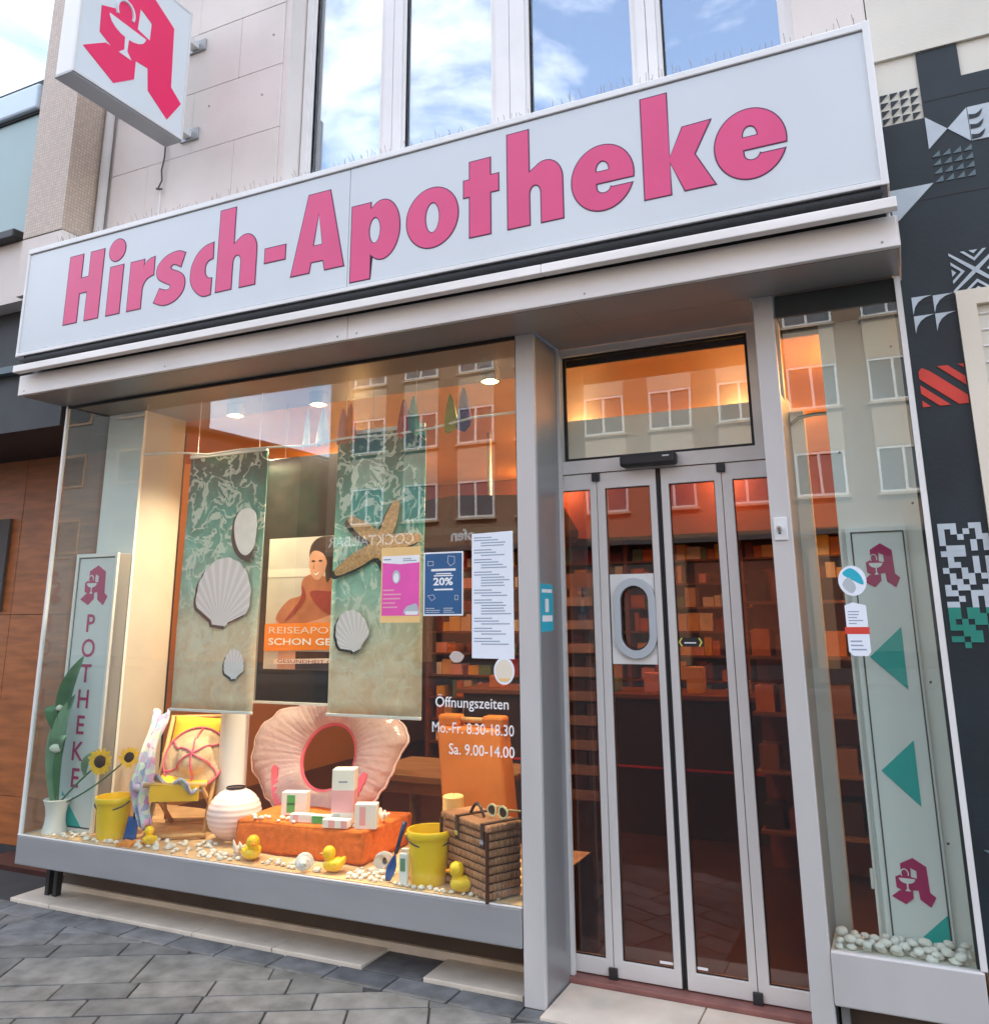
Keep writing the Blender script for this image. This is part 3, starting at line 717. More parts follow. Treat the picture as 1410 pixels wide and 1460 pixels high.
C_ = smooth_loop([(x + .163, .320, 1), (x + .166, .22, 1), (x + .135, .212), (x + .114, .188), (x + .110, .156), (x + .116, .125), (x + .138, .100), (x + .166, .094, 1), (x + .165, -.006, 1), (x + .105, -.006), (x + .045, .035), (x + .006, .095), (x, .158), (x + .01, .212), (x + .045, .27), (x + .10, .308)], 6)
rr = [(-4.15, 0), (-4.037, 0), (-4.037, .12)] + [(-4.037 + .088 * (1 - math.cos(R(t))), .12 + .084 * math.sin(R(t))) for t in (15, 30, 45, 60, 75, 90)] + [(-3.951, .322)] + [(-3.951 - .087 * math.sin(R(t)), .322 - .06 * (1 - math.cos(R(t)))) for t in (20, 45, 70, 88)] + [(-4.037, .32), (-4.15, .32)]
P_ = [(-2.494, .325), (-2.494, -.11), (-2.372, -.11), (-2.372, .025)] + arc(-2.30, .157, .108, .169, -128, 128, 30) + [(-2.376, .292), (-2.376, .325)]
T_ = [(-1.778, 0), (-1.664, 0), (-1.664, .224), (-1.619, .224), (-1.619, .316), (-1.664, .316), (-1.664, .414), (-1.778, .414), (-1.778, .316), (-1.812, .316), (-1.812, .224), (-1.778, .224)]
K_ = [(-.879, 0), (-.760, 0), (-.757, .160), (-.695, .005), (-.563, .005), (-.645, .172), (-.566, .322), (-.690, .318), (-.757, .180), (-.757, .512), (-.877, .512)]
A_ = [[(-2.892, -.004), (-2.770, -.004), (-2.760, .055), (-2.676, .055), (-2.663, -.004), (-2.542, -.004), (-2.647, .464), (-2.791, .464)], [(-2.750, .148), (-2.684, .148), (-2.718, .343)]]
letters = [('H', L_H()), ('i', [rect(-4.33, -4.217, 0, .322)]), ('i', [arc(-4.284, .433, .070, .074, 0, 345, 23)]), ('r', [rr]), ('s', [S_]), ('c', [C_]), ('h', L_h(-3.437)), ('-', [rect(-3.084, -2.941, .113, .198)]),
           ('A', A_), ('p', [P_, arc(-2.346, .160, .037, .076, 0, 345, 23)[::-1]]), ('o', [arc(-1.997, .157, .151, .166, 0, 352, 44), arc(-1.995, .156, .043, .086, 0, 345, 23)[::-1]]),
           ('t', [T_]), ('h', L_h(-1.567)), ('e', L_e(-1.229)), ('k', [K_]), ('e', L_e(-.552))]
for ch, lp in letters:
    lt = MB().poly(lp, (0, 3.472, BL), 'F', .0005, .0032).build('letter', 'pink', sg)
    ol = [offset(lp[0], .006)] + [offset(q, -.005) for q in lp[1:]]
    MB().poly(ol, (0, 3.472, BL), 'F', .0003, .0016).build('letter_outline', 'pink_edge', lt)
sp_ = MB(); rnd = random.Random(5)
for i in range(260):
    xx = -5.0 + i * .0196
    if -1.95 < xx < -1.72 and rnd.random() < .4: continue
    sp_.tube([(xx, 3.56, 4.127), (xx + rnd.uniform(-.02, .02), 3.56 + rnd.choice((-.04, 0, .04)), 4.127 + rnd.uniform(.06, .10))], .0018, 3, False)
sp_.box(-5.0, .05, 3.55, 3.57, 4.126, 4.13)
q = sp_.build('bird_spikes', 'rust_spike', sg); q['kind'] = 'stuff'

# ---- projecting light box with the red A
EMB = [(0, .149), (.306, .01), (.494, .152), (.492, .314), (.618, .324), (.640, .137), (.864, 0), (1, .216), (.877, .303), (.853, .84), (.56, 1.0), (.265, .86), (.26, .63), (.123, .569), (.131, .345), (.25, .294), (.193, .29)]
EHOLE = [(.489, .786), (.616, .73), (.612, .571), (.48, .591)]
def emblem(parent, o, w_, h_, mat, face='F', d=.004, white='sign_white'):
    sc2 = lambda l: [(a * w_, b * h_) for a, b in l]
    e = MB().poly([sc2(EMB), sc2(EHOLE)[::-1]], o, face, .0008, d).build('emblem', mat, parent)
    bowl = [(.20, .555)] + [(.385 + .185 * math.cos(R(t)), .555 + .11 * math.sin(R(t))) for t in range(190, 351, 20)] + [(.57, .555)]
    ch = MB().poly(sc2(bowl), o, face, d, d + .0012)
    ch.poly(sc2([(.365, .46), (.405, .46), (.40, .34), (.45, .29), (.32, .29), (.37, .34)]), o, face, d, d + .0016)
    ch.build('chalice', white, e)
    f = fmap(o, face); pts = []
    for t in range(0, 15):
        a_ = R(215 - 17 * t); pts.append(f((.345 + .085 * math.cos(a_)) * w_, (.655 + .095 * math.sin(a_)) * h_, d + .0008))
    MB().tube(pts, w_ * .014, 5).build('snake', white, e)
    return e
ps = thing('projecting_sign', 'square white light box with red letter A projecting from the stone wall', 'sign', (-4.21, 3.4, 4.86))
bx('housing', 'alu_white', ps, -4.335, -4.19, 2.945, 3.81, 4.895, 5.905, .008)
bx('face_panel', 'sign_white', ps, -4.1895, -4.182, 2.96, 3.795, 4.912, 5.888)
MB().poly([[(2.945, 4.893), (3.81, 4.893), (3.81, 5.905), (2.945, 5.905)], [(2.962, 4.91), (3.793, 4.91), (3.793, 5.888), (2.962, 5.888)][::-1]], (-4.19, 0, 0), 'R', 0, .012).build('frame', 'alu', ps)
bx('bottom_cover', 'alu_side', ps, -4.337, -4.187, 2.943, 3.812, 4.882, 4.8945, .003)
emblem(ps, (-4.182, 2.990, 4.972), .781, .837, 'apo_red', 'R', .003)
for z in (5.00, 5.72):
    bk_ = bx('bracket', 'alu', ps, -4.30, -4.23, 3.811, 3.955, z, z + .05, .004)
    bx('wall_plate', 'alu_side', bk_, -4.34, -4.17, 3.933, 3.9475, z - .02, z + .07, .003)

# ---- awning
aw = thing('awning', 'rolled-up black awning with white front bar between sign and fascia', 'awning', (-2.5, 3.45, 3.23))
MB().tube([(-5.08, 3.497, 3.334), (.095, 3.497, 3.334)], .034, 20).build('fabric_roll', 'awning_black', aw, smooth=40)
bx('front_bar', 'fascia_white', aw, -5.11, -1.390, 3.44, 3.49, 3.253, 3.299, .004)
bx('front_bar', 'fascia_white', aw, -1.388, .139, 3.44, 3.49, 3.253, 3.299, .004)
bx('rail_gap_shade', 'black', aw, -5.10, .10, 3.575, 3.80, 3.252, 3.365)  # black mounting rail, extended down to paint the shadow gap above the fascia
for xx in (-5.06, .10): bx('end_cap', 'black', aw, xx - .012, xx + .012, 3.465, 3.60, 3.301, 3.364)

# ---- canopy
cp = thing('canopy', 'pale metal fascia and grey soffit over the shop window and door', 'canopy', (-2.5, 4.0, 3.12))
for a, b in ((-5.16, -2.546), (-2.543, .131)):
    f_ = bx('fascia', 'fascia_white', cp, a, b, 3.53, 3.56, 3.124, 3.258, .003)
    for xx in (a + .06, b - .06, (a + b) / 2):
        MB().ball((xx, 3.529, 3.15), .006, 1, (1, .5, 1)).build('screw', 'alu_side', f_)
bx('top_plate', 'fascia_white', cp, -5.155, .128, 3.561, 3.95, 3.236, 3.250)
for a, b in ((-5.15, -3.9), (-3.898, -2.6), (-2.598, -1.3), (-1.298, .125)):
    bx('soffit_panel', 'soffit', cp, a, b, 3.562, 3.868, 3.122, 3.134)
bx('inner_soffit', 'soffit', cp, -5.11, -1.735, 3.892, 4.618, 3.122, 3.134)
bx('inner_soffit', 'soffit', cp, -1.6, -.515, 3.87, 4.215, 3.122, 3.134)
bx('inner_soffit', 'soffit', cp, -.40, .10, 3.892, 4.3, 3.122, 3.134)
bx('side_plate', 'fascia_white', cp, .1315, .1375, 3.532, 3.95, 3.126, 3.256)
bx('back_beam', 'interior_orange', cp, -5.15, .7, 4.62, 4.70, 3.135, 3.26)

# ---- display window
dw = thing('display_window', 'large glazed shop window on a grey metal sill with a summer beach display', 'shop window', (-3.4, 4.2, .2))
bx('pane', 'shop_glass', dw, -5.105, -1.722, 3.8775, 3.8845, .398, 3.118)
bx('side_pane', 'shop_glass', dw, -5.109, -5.102, 3.893, 4.64, .398, 3.118)
bx('corner_trim', 'alu_white', dw, -5.122, -5.106, 3.870, 3.892, .396, 3.121)
bx('top_channel', 'black_rubber', dw, -5.104, -1.722, 3.870, 3.889, 3.104, 3.1215)
MB().box(-5.125, -1.722, 3.866, 3.90, .228, .394, .008).build('sill', 'alu_grey', dw)
bx('sill_lip', 'alu_white', dw, -5.12, -1.722, 3.8635, 3.874, .3945, .400)
bx('sill_return', 'alu_grey', dw, -5.125, -5.09, 3.902, 4.64, .228, .394, .006)
bx('display_floor', 'sand', dw, -5.085, -1.735, 3.902, 4.86, .30, .395)
bx('base_wall', 'base_brown', dw, -5.08, -1.735, 4.20, 4.40, -.01, .298)
bx('floor_edge', 'counter_dark', dw, -1.7345, -1.726, 4.22, 4.862, .02, .400)
bx('base_strip', 'step_stone', dw, -5.08, -1.735, 4.18, 4.1995, -.01, .042)
for xx in (-5.06, -4.99): bx('foot', 'black', dw, xx, xx + .03, 4.05, 4.09, .015, .30)
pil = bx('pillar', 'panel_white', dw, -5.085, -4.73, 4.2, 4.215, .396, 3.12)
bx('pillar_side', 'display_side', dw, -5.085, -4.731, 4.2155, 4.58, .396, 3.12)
bx('pillar_edge', 'alu_white', pil, -4.737, -4.7285, 4.196, 4.2165, .396, 3.12)

# ---- entrance
en = thing('entrance_frame', 'grey metal entrance frame with glazed transom above the folding doors', 'door frame', (-1.07, 4.1, 0))
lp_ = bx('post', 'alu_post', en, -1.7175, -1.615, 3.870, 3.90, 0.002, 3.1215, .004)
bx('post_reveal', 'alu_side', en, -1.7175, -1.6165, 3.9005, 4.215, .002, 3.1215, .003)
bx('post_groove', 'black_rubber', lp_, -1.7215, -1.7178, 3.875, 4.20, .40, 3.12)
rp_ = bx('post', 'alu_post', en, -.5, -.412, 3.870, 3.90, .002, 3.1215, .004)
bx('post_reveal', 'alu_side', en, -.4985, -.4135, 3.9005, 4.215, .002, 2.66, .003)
bx('jamb', 'alu', en, -1.6155, -1.598, 4.19, 4.216, .035, 3.12)
tr_ = MB().poly([rect(-1.66, -.43, 2.42, 3.1215), rect(-1.595, -.588, 2.49, 3.082)[::-1]], (0, 4.28, 0), 'F', 0, .06).build('transom_frame', 'alu', en)
MB().poly([rect(-1.594, -.589, 2.491, 3.081), rect(-1.578, -.605, 2.507, 3.066)[::-1]], (0, 4.255, 0), 'F', 0, .012).build('gasket', 'black_rubber', tr_)
bx('transom_pane', 'shop_glass', en, -1.594, -.589, 4.256, 4.263, 2.491, 3.081)
bx('door_operator', 'win_white', en, -1.68, -.43, 4.34, 4.46, 2.46, 2.742, .01)
bx('inner_post', 'alu', en, -.43, -.35, 4.216, 4.28, .035, 2.64)
bx('inner_post', 'alu', en, -1.78, -1.66, 4.29, 4.33, .035, 3.12)
se = thing('motion_sensor', 'black motion sensor bar on the transom above the doors', 'sensor', (-1.1, 4.18, 2.42))
bx('body', 'black', se, -1.262, -.972, 4.145, 4.219, 2.425, 2.488, .014)
bx('maker_mark', 'ring_grey', se, -1.035, -1.0, 4.1435, 4.1448, 2.462, 2.469)
bl_ = thing('bell_switch', 'small white key switch plate on the right door post', 'switch', (-.45, 3.86, 2.0))
bx('plate', 'plate_white', bl_, -.487, -.43, 3.862, 3.8695, 1.995, 2.095, .003)
MB().tube([(-.463, 3.862, 2.045), (-.463, 3.835, 2.045)], .011, 12).build('key_barrel', 'chrome', bl_, smooth=40)
MB().tube([(-.463, 3.835, 2.047), (-.460, 3.828, 2.02)], .006, 8).build('key', 'cable', bl_)

fd = thing('folding_door', 'four-leaf glass folding door with silver rails under the transom', 'door', (-1.08, 4.25, .035))
seams = [-1.75, -1.417, -1.084, -.763, -.432]
for k in range(4):
    a, b = seams[k], seams[k + 1]
    g0, g1 = a + (.013 if k == 2 else .0015), b - (.013 if k == 1 else .0015)
    sl, sr = (.040, .036) if k in (0, 2) else (.044, .034)
    if k == 3: sl, sr = .05, .05
    lf = MB().poly([rect(g0, g1, .040, 2.417), rect(g0 + sl, g1 - sr, .113, 2.332)[::-1]], (0, 4.27, 0), 'F', 0, .04).build('leaf', 'alu', fd)
    bv = lf.modifiers.new('edge', 'BEVEL'); bv.width = .003; bv.segments = 2; bv.limit_method = 'ANGLE'
    bx('pane', 'door_glass', lf, g0 + sl, g1 - sr, 4.247, 4.254, .113, 2.332)
    MB().poly([rect(g0 + sl + .0005, g1 - sr - .0005, .1135, 2.3315), rect(g0 + sl + .004, g1 - sr - .004, .117, 2.328)[::-1]], (0, 4.246, 0), 'F', 0, .008).build('gasket', 'black_rubber', lf)
    if k in (1, 2):
        e_ = bx('edge_seal', 'black_rubber', lf, (g1 + .0005) if k == 1 else g0 - .0115, (g1 + .0115) if k == 1 else g0 - .0005, 4.236, 4.266, .040, 2.417)
    if k in (0, 3):
        xx = b if k == 0 else a
        for z0, z1 in ((2.372, 2.417), (.032, .082)):
            bx('hinge_block', 'black', lf, xx - .021, xx + .021, 4.213, 4.2295, z0, z1, .003)
    if k in (1, 2):
        xx = b - .115 if k == 1 else a + .03
        lines('maker_mark', 'vinyl_white', lf, (xx, 4.247, .125), .075, .014, 1, seed=k, gap=.8, minw=.9)
# bullet-shaped service hatch plate in the second leaf
cx_, cz_ = -1.238, 1.668
def stad(rx, rz, n=14):
    c = rz - rx
    return arc(cx_, cz_ + c, rx, rx, 0, 180, n) + arc(cx_, cz_ - c, rx, rx, 180, 360, n)
hp = thing('service_hatch', 'white service plate with an oval grey ringed opening in the door', 'hatch', (-1.238, 4.23, 1.44))
MB().poly([rect(-1.366, -1.115, 1.444, 1.886), stad(.078, .165)[::-1]], (0, 4.246, 0), 'F', .002, .006).build('plate', 'plate_white', hp)
rg = MB().poly([stad(.108, .198), stad(.072, .158)[::-1]], (0, 4.240, 0), 'F', .0005, .022).build('ring', 'ring_grey', hp)
bv = rg.modifiers.new('edge', 'BEVEL'); bv.width = .008; bv.segments = 3; bv.limit_method = 'ANGLE'; bv.angle_limit = R(60)
MB().poly([stad(.0715, .1575), stad(.066, .15)[::-1]], (0, 4.240, 0), 'F', .0, .010).build('seal', 'black_rubber', rg)
ad = thing('door_sticker', 'black strip sticker with yellow arrows on the glass door', 'sticker', (-.97, 4.246, 1.55))
bx('strip', 'black', ad, -1.035, -.905, 4.2455, 4.2468, 1.53, 1.572)
for s_, xx in ((1, -1.028), (-1, -.912)):
    MB().poly([(xx, 1.551), (xx + s_ * .012, 1.571), (xx + s_ * .02, 1.571), (xx + s_ * .008, 1.551), (xx + s_ * .02, 1.531), (xx + s_ * .012, 1.531)], (0, 4.2455, 0), 'F', .0002, .0014).build('arrow', 'arrow_yellow', ad)
lines('print', 'paper', ad, (-1.0, 4.2455, 1.545), .06, .012, 1, d=.0012, minw=.95)

# ---- narrow window to the right of the door
sw = thing('side_window', 'narrow glazed side window with a pebble tray right of the door', 'shop window', (-.15, 4.0, .2))
bx('pane', 'shop_glass', sw, -.408, .104, 3.8775, 3.8845, .412, 3.118)
bx('sill', 'alu_post', sw, -.4105, .118, 3.862, 3.90, .218, .407, .006)
bx('tray_floor', 'stone_cream', sw, -.4105, .104, 3.902, 4.098, .34, .40)
bx('base_wall', 'base_brown', sw, -.4, .118, 4.0, 4.3, -.01, .30)
bx('base_leg', 'alu_side', sw, -.395, -.365, 3.92, 3.95, 0, .3)
bx('jamb', 'alu_white', sw, .1055, .1285, 3.868, 3.966, .41, 3.121)
bx('jamb_groove', 'black_rubber', sw, .094, .105, 3.888, 3.94, .41, 3.12)
pn = bx('back_panel', 'panel_white', sw, -.238, .100, 4.10, 4.125, .36, 3.12)
bx('panel_lip', 'alu_white', sw, -.2395, -.228, 4.093, 4.0995, .36, 2.04)
for q in ((.065, 2.87), (-.20, 2.40), (.075, 2.15), (.06, 1.40), (.052, .78)):
    MB().ball((q[0], 4.098, q[1]), .006, 1, (1, .5, 1)).build('screw', 'cable', pn)
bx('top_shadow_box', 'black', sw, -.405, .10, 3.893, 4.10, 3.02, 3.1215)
bx('latch', 'plate_white', sw, -.252, -.2405, 4.085, 4.099, .585, .66, .003)
MB().tube([(-.411, 4.19, 2.57), (-.37, 4.19, 2.60), (-.30, 4.17, 2.605), (-.24, 4.15, 2.60)], .009, 8).build('cable', 'cable', sw, smooth=True)
bs = thing('wall_panel_sign', 'framed white panel with red A emblems and teal triangles behind the side window', 'sign', (-.09, 4.09, .40))
bx('board', 'panel_white', bs, -.212, .033, 4.075, 4.0985, .402, 2.052, .002)
MB().poly([rect(-.19, .025, .39, 2.033), rect(-.184, .019, .385, 2.027)[::-1]], (0, 4.075, 0), 'F', 0, .003).build('frame_line', 'cable', bs)
emblem(bs, (-.157, 4.075, 1.79), .148, .19, 'apo_dark', 'F', .003, 'panel_white')
emblem(bs, (-.176, 4.075, .545), .162, .175, 'apo_dark', 'F', .003, 'panel_white')
for a, z in ((-.163, 1.50), (-.165, 1.045)):
    MB().poly([(a, z), (a + .135, z - .13), (a + .135, z + .125)], (0, 4.075, 0), 'F', .0005, .003).build('triangle', 'teal', bs)
MB().poly([(-.112, .404), (.021, .404), (.021, .525)], (0, 4.075, 0), 'F', .0005, .003).build('triangle', 'teal', bs)
# ================================================================== PAPERS AND STICKERS ON THE GLASS
GY = 3.8772      # outer face of the front glass
def circ(x, z, rx, rz=None, n=32): return arc(x, z, rx, rz or rx, 0, 360 - 360 / n, n - 1)
st = thing('round_sticker', 'round white and blue sticker on the narrow side window', 'sticker', (-.192, GY, 1.76))
MB().poly(circ(-.192, 1.816, .055, .062), (0, GY, 0), 'F', .0003, .0012).build('disc', 'paper', st)
MB().poly(smooth_loop([(-.228, 1.845), (-.195, 1.868), (-.160, 1.84), (-.150, 1.80), (-.185, 1.815)], 5), (0, GY, 0), 'F', .0012, .0018).build('print', 'sticker_teal', st)
MB().poly(smooth_loop([(-.232, 1.80), (-.205, 1.83), (-.18, 1.79), (-.20, 1.765)], 5), (0, GY, 0), 'F', .0012, .0020).build('print', 'ring_grey', st)
st = thing('tag_sticker', 'upright white sticker with a red band on the narrow side window', 'sticker', (-.19, GY, 1.51))
MB().poly([(-.232, 1.715), (-.20, 1.728), (-.150, 1.715), (-.148, 1.53), (-.16, 1.513), (-.215, 1.513), (-.232, 1.53)], (0, GY, 0), 'F', .0003, .0012).build('label', 'paper', st)
MB().poly(rect(-.240, -.145, 1.600, 1.628), (0, GY, 0), 'F', .0012, .0018).build('band', 'mural_red', st)
lines('print', 'ink', st, (-.222, GY, 1.64), .06, .06, 5, d=.0017, gap=.35, seed=9)
lines('print', 'ink', st, (-.222, GY, 1.535), .06, .05, 3, d=.0017, gap=.35, seed=11)

nt_ = thing('notice_sheet', 'long white printed notice taped inside the shop window by the post', 'notice', (-1.86, GY, 1.48))
MB().poly([(-1.977, 1.482), (-1.746, 1.480), (-1.7475, 2.10), (-1.977, 2.094)], (0, GY, 0), 'F', .0003, .001).build('sheet', 'paper', nt_)
rnd = random.Random(8); mb = MB(); z = 2.07
while z > 1.53:
    n = rnd.randint(3, 6); ind = 0
    for k in range(n):
        if z < 1.53: break
        a = -1.965 if k < 2 else -1.925
        mb.poly(rect(a, a + (.10 if k == 0 else rnd.uniform(.12, .165)), z, z + .0055), (0, GY, 0), 'F', .001, .0015); z -= .0135
    z -= .008
mb.build('print', 'ink', nt_)

pb = thing('discount_poster', 'blue poster reading 20% on the shop window beside the notice', 'poster', (-2.14, GY, 1.685))
MB().poly(rect(-2.258, -2.027, 1.688, 2.010), (0, GY, 0), 'F', .0003, .001).build('border', 'poster_white', pb)
MB().poly(rect(-2.251, -2.034, 1.696, 2.002), (0, GY, 0), 'F', .001, .0014).build('sheet', 'poster_blue', pb)
text('number', '20%', 'vinyl_white', pb, (-2.143, GY, 1.842), .038, .115, d=.0019, bold=.03)
for (a, b, zz, hh) in ((-2.213, -2.070, 1.912, .012), (-2.185, -2.095, 1.896, .006), (-2.198, -2.085, 1.886, .006), (-2.195, -2.085, 1.815, .008)):
    MB().poly(rect(a, b, zz, zz + hh), (0, GY, 0), 'F', .0014, .0019).build('print', 'vinyl_white', pb)
lines('print', 'ring_grey', pb, (-2.243, GY, 1.703), .09, .03, 3, d=.0019, gap=.4)
lines('print', 'ring_grey', pb, (-2.14, GY, 1.703), .09, .03, 3, d=.0019, gap=.4, seed=4)
for q in ([(-2.115, 1.99), (-2.075, 1.985), (-2.075, 1.95), (-2.10, 1.935), (-2.118, 1.955)], [(-2.235, 1.965), (-2.20, 1.965), (-2.20, 1.94), (-2.235, 1.94)], [(-2.235, 1.79), (-2.20, 1.795), (-2.185, 1.775), (-2.21, 1.762)], [(-2.075, 1.79), (-2.055, 1.79), (-2.055, 1.765), (-2.075, 1.765)]):
    MB().poly([q, offset(q, -.003)[::-1]], (0, GY, 0), 'F', .0014, .0019).build('print', 'ring_grey', pb)

pk = thing('advice_poster', 'pink and white poster with bottle picture on the shop window over the starfish', 'poster', (-2.4, GY, 1.68))
MB().poly(rect(-2.520, -2.278, 1.655, 2.045), (0, GY, 0), 'F', .0003, .001).build('backing', 'candle', pk)
MB().poly(rect(-2.512, -2.284, 1.690, 2.000), (0, GY, 0), 'F', .001, .0014).build('sheet', 'poster_pink', pk)
MB().poly([(-2.512, 2.0), (-2.512, 1.965), (-2.40, 1.955), (-2.284, 1.962), (-2.284, 2.0)], (0, GY, 0), 'F', .0014, .0018).build('header', 'poster_white', pk)
lines('print', 'ink', pk, (-2.385, GY, 1.97), .09, .02, 2, d=.0021, gap=.5)
lines('print', 'ink', pk, (-2.505, GY, 1.978), .08, .012, 1, d=.0021, gap=.6)
MB().poly([circ(-2.425, 1.89, .024, .035)], (0, GY, 0), 'F', .0018, .0022).build('print', 'ring_grey', pk)
MB().poly([circ(-2.425, 1.885, .016, .025)], (0, GY, 0), 'F', .0022, .0026).build('print', 'poster_white', pk)
lines('print', 'box_pink', pk, (-2.505, GY, 1.73), .12, .11, 5, d=.0018, gap=.3)
MB().poly(smooth_loop([(-2.375, 1.70), (-2.36, 1.735), (-2.33, 1.745), (-2.30, 1.75), (-2.288, 1.72), (-2.288, 1.70)], 4), (0, GY, 0), 'F', .0014, .0019).build('print', 'ring_grey', pk)
MB().poly(rect(-2.365, -2.29, 1.694, 1.712), (0, GY, 0), 'F', .0019, .0024).build('print', 'poster_white', pk)

st = thing('round_sticker', 'round cream sticker low on the shop window under the white notice', 'sticker', (-1.80, GY, 1.36))
MB().poly(circ(-1.802, 1.424, .055, .064), (0, GY, 0), 'F', .0003, .0012).build('disc', 'paper', st)
MB().poly(circ(-1.802, 1.424, .046, .054), (0, GY, 0), 'F', .0012, .0016).build('print', 'frame_cream', st)
MB().poly([(-1.838, 1.39), (-1.765, 1.39), (-1.785, 1.375), (-1.82, 1.375)], (0, GY, 0), 'F', .0016, .002).build('print', 'candle', st)
st = thing('leaf_sticker', 'small pale leaf-shaped sticker on the shop window', 'sticker', (-2.06, GY, 1.46))
MB().poly(smooth_loop([(-2.105, 1.487, 1), (-2.085, 1.512), (-2.05, 1.512), (-2.02, 1.492, 1), (-2.04, 1.465), (-2.08, 1.462)], 5), (0, GY, 0), 'F', .0003, .0012).build('leaf', 'beach_print', st)
# teal sticker on the side of the entrance post
ts = thing('post_sticker', 'turquoise sticker with white bars on the entrance post', 'sticker', (-1.615, 4.05, 1.6))
MB().poly([(3.905, 1.605), (4.07, 1.610), (4.07, 1.835), (3.905, 1.84)], (-1.6165, 0, 0), 'R', .0003, .0012).build('label', 'sticker_teal', ts)
for z0, z1 in ((1.795, 1.812), (1.655, 1.685)): MB().poly(rect(3.925, 4.055, z0, z1), (-1.6165, 0, 0), 'R', .0012, .0018).build('print', 'vinyl_white', ts)
MB().poly(rect(3.965, 4.01, 1.70, 1.765), (-1.6165, 0, 0), 'R', .0012, .0018).build('print', 'vinyl_white', ts)

oh = thing('opening_hours', 'white vinyl opening hours lettering on the shop window', 'lettering', (-1.97, GY, 1.03))
text('lettering', 'Öffnungszeiten', 'vinyl_white', oh, (-2.182, GY, 1.247), .052, .402, d=.001, bold=.006, align='l')
text('lettering', 'Mo.-Fr. 8.30-18.30', 'vinyl_white', oh, (-2.199, GY, 1.127), .052, .446, d=.001, bold=.006, align='l')
text('lettering', 'Sa. 9.00-14.00', 'vinyl_white', oh, (-2.104, GY, 1.03), .052, .352, d=.001, bold=.006, align='l')

# ================================================================== INSIDE THE DISPLAY WINDOW
FZ = .396
# ---- upright pharmacy light box
lb = thing('pharmacy_light_box', 'upright white light box spelling POTHEKE under a dark red A', 'sign', (-4.89, 4.1, FZ))
bx('housing', 'alu_side', lb, -5.081, -4.700, 4.066, 4.165, FZ, 2.112, .004)
MB().poly([rect(-5.084, -4.697, FZ + .001, 2.115), rect(-5.062, -4.719, FZ + .02, 2.092)[::-1]], (0, 4.066, 0), 'F', 0, .018).build('frame', 'alu_white', lb)
bx('face', 'sign_white', lb, -5.061, -4.72, 4.056, 4.065, FZ + .021, 2.091)
MB().poly([rect(-5.06, -4.721, FZ + .022, 2.090), rect(-5.054, -4.727, FZ + .03, 2.083)[::-1]], (0, 4.056, 0), 'F', 0, .002).build('shadow_line', 'cable', lb)
emblem(lb, (-5.015, 4.056, 1.775), .25, .26, 'apo_dark', 'F', .003)
for k, ch in enumerate('POTHEKE'):
    text('letter', ch, 'apo_dark', lb, (-4.895, 4.056, 1.605 - k * .159), .118, None, d=.002, bold=.012)
MB().poly([(-5.0, FZ + .022), (-4.80, FZ + .022), (-5.0, .62)], (0, 4.056, 0), 'F', .0005, .002).build('triangle', 'teal', lb)

# ---- hanging banners
def banner(name, label, x0, x1, zt, zb, y, mat):
    t = thing(name, label, 'banner', ((x0 + x1) / 2, y, zb))
    w_ = x1 - x0; h = zt - zb
    g = MB()
    fn = lambda u, v: (-w_ / 2 + u * w_, .012 * math.sin(u * 6 + v * 3) * (1 - v) - .010 * math.sin(v * 5), v * h)
    g.grid(fn, 10, 24)
    o = g.build('cloth', mat, t, smooth=True, local=True)
    sd2 = o.modifiers.new('thick', 'SOLIDIFY'); sd2.thickness = .003; sd2.offset = 1
    MB().box(-w_ / 2 - .004, w_ / 2 + .004, -.016, -.004, -.012, .004, .003).build('bottom_rail', 'alu_white', t, local=True)
    MB().box(-w_ / 2, w_ / 2, -.006, .012, h - .01, h + .014, .003).build('top_rail', 'alu_white', t, local=True)
    for s_ in (-1, 1): MB().tube([(s_ * w_ * .4, 0, h + .01), (s_ * w_ * .4, 0, 3.12 - zb)], .0015, 4).build('string', 'vinyl_white', t, local=True)
    return t
b1 = banner('hanging_banner', 'hanging sea banner with scallop shells beside the pillar', -4.255, -3.60, 2.735, 1.135, 4.18, 'banner_print_shells')
b2 = banner('hanging_banner', 'hanging sea banner with an orange starfish in the middle of the window', -3.058, -2.438, 2.775, 1.15, 4.18, 'banner_print_star')
def decal(t, loop, mat, d, name='print', o=(0, 0, 0)):
    """flat print lying on the banner cloth"""
    ob = MB().poly(loop, (0, -.026 - d, 0), 'F', 0, .0008).build(name, mat, t, local=True)
    return ob
def shell_loop(cx, cz, w_, h, rot=0, n=9, flat=.2):
    pts = []
    for i in range(n * 4 + 1):
        t = i / (n * 4); a = math.pi * (1.12 - 1.24 * t)
        k = 1 + .035 * abs(math.sin(t * n * math.pi))
        pts.append((w_ / 2 * k * math.cos(a), h * (.42 + .56 * k * math.sin(a))))
    pts += [(w_ * .16, h * .06), (w_ * .13, 0), (-w_ * .13, 0), (-w_ * .16, h * .06)]
    c, s_ = math.cos(R(rot)), math.sin(R(rot))
    return [(cx + c * a - s_ * b, cz + s_ * a + c * b) for a, b in pts]
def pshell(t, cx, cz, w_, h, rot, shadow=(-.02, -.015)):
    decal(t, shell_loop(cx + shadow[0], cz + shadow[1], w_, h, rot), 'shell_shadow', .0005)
    ob = MB().poly(shell_loop(0, 0, w_, h, 0), (0, 0, 0), 'F', 0, .0008).build('printed_shell', 'shell_print', t, local=True)
    ob.location = (cx, -.0282, cz); ob.rotation_euler = (0, -R(rot), 0)
decal(b1, smooth_loop([(.13, 1.19), (.10, 1.06), (.13, .96), (.20, .905), (.27, .92), (.28, 1.2)], 6), 'shell_shadow', .0005)
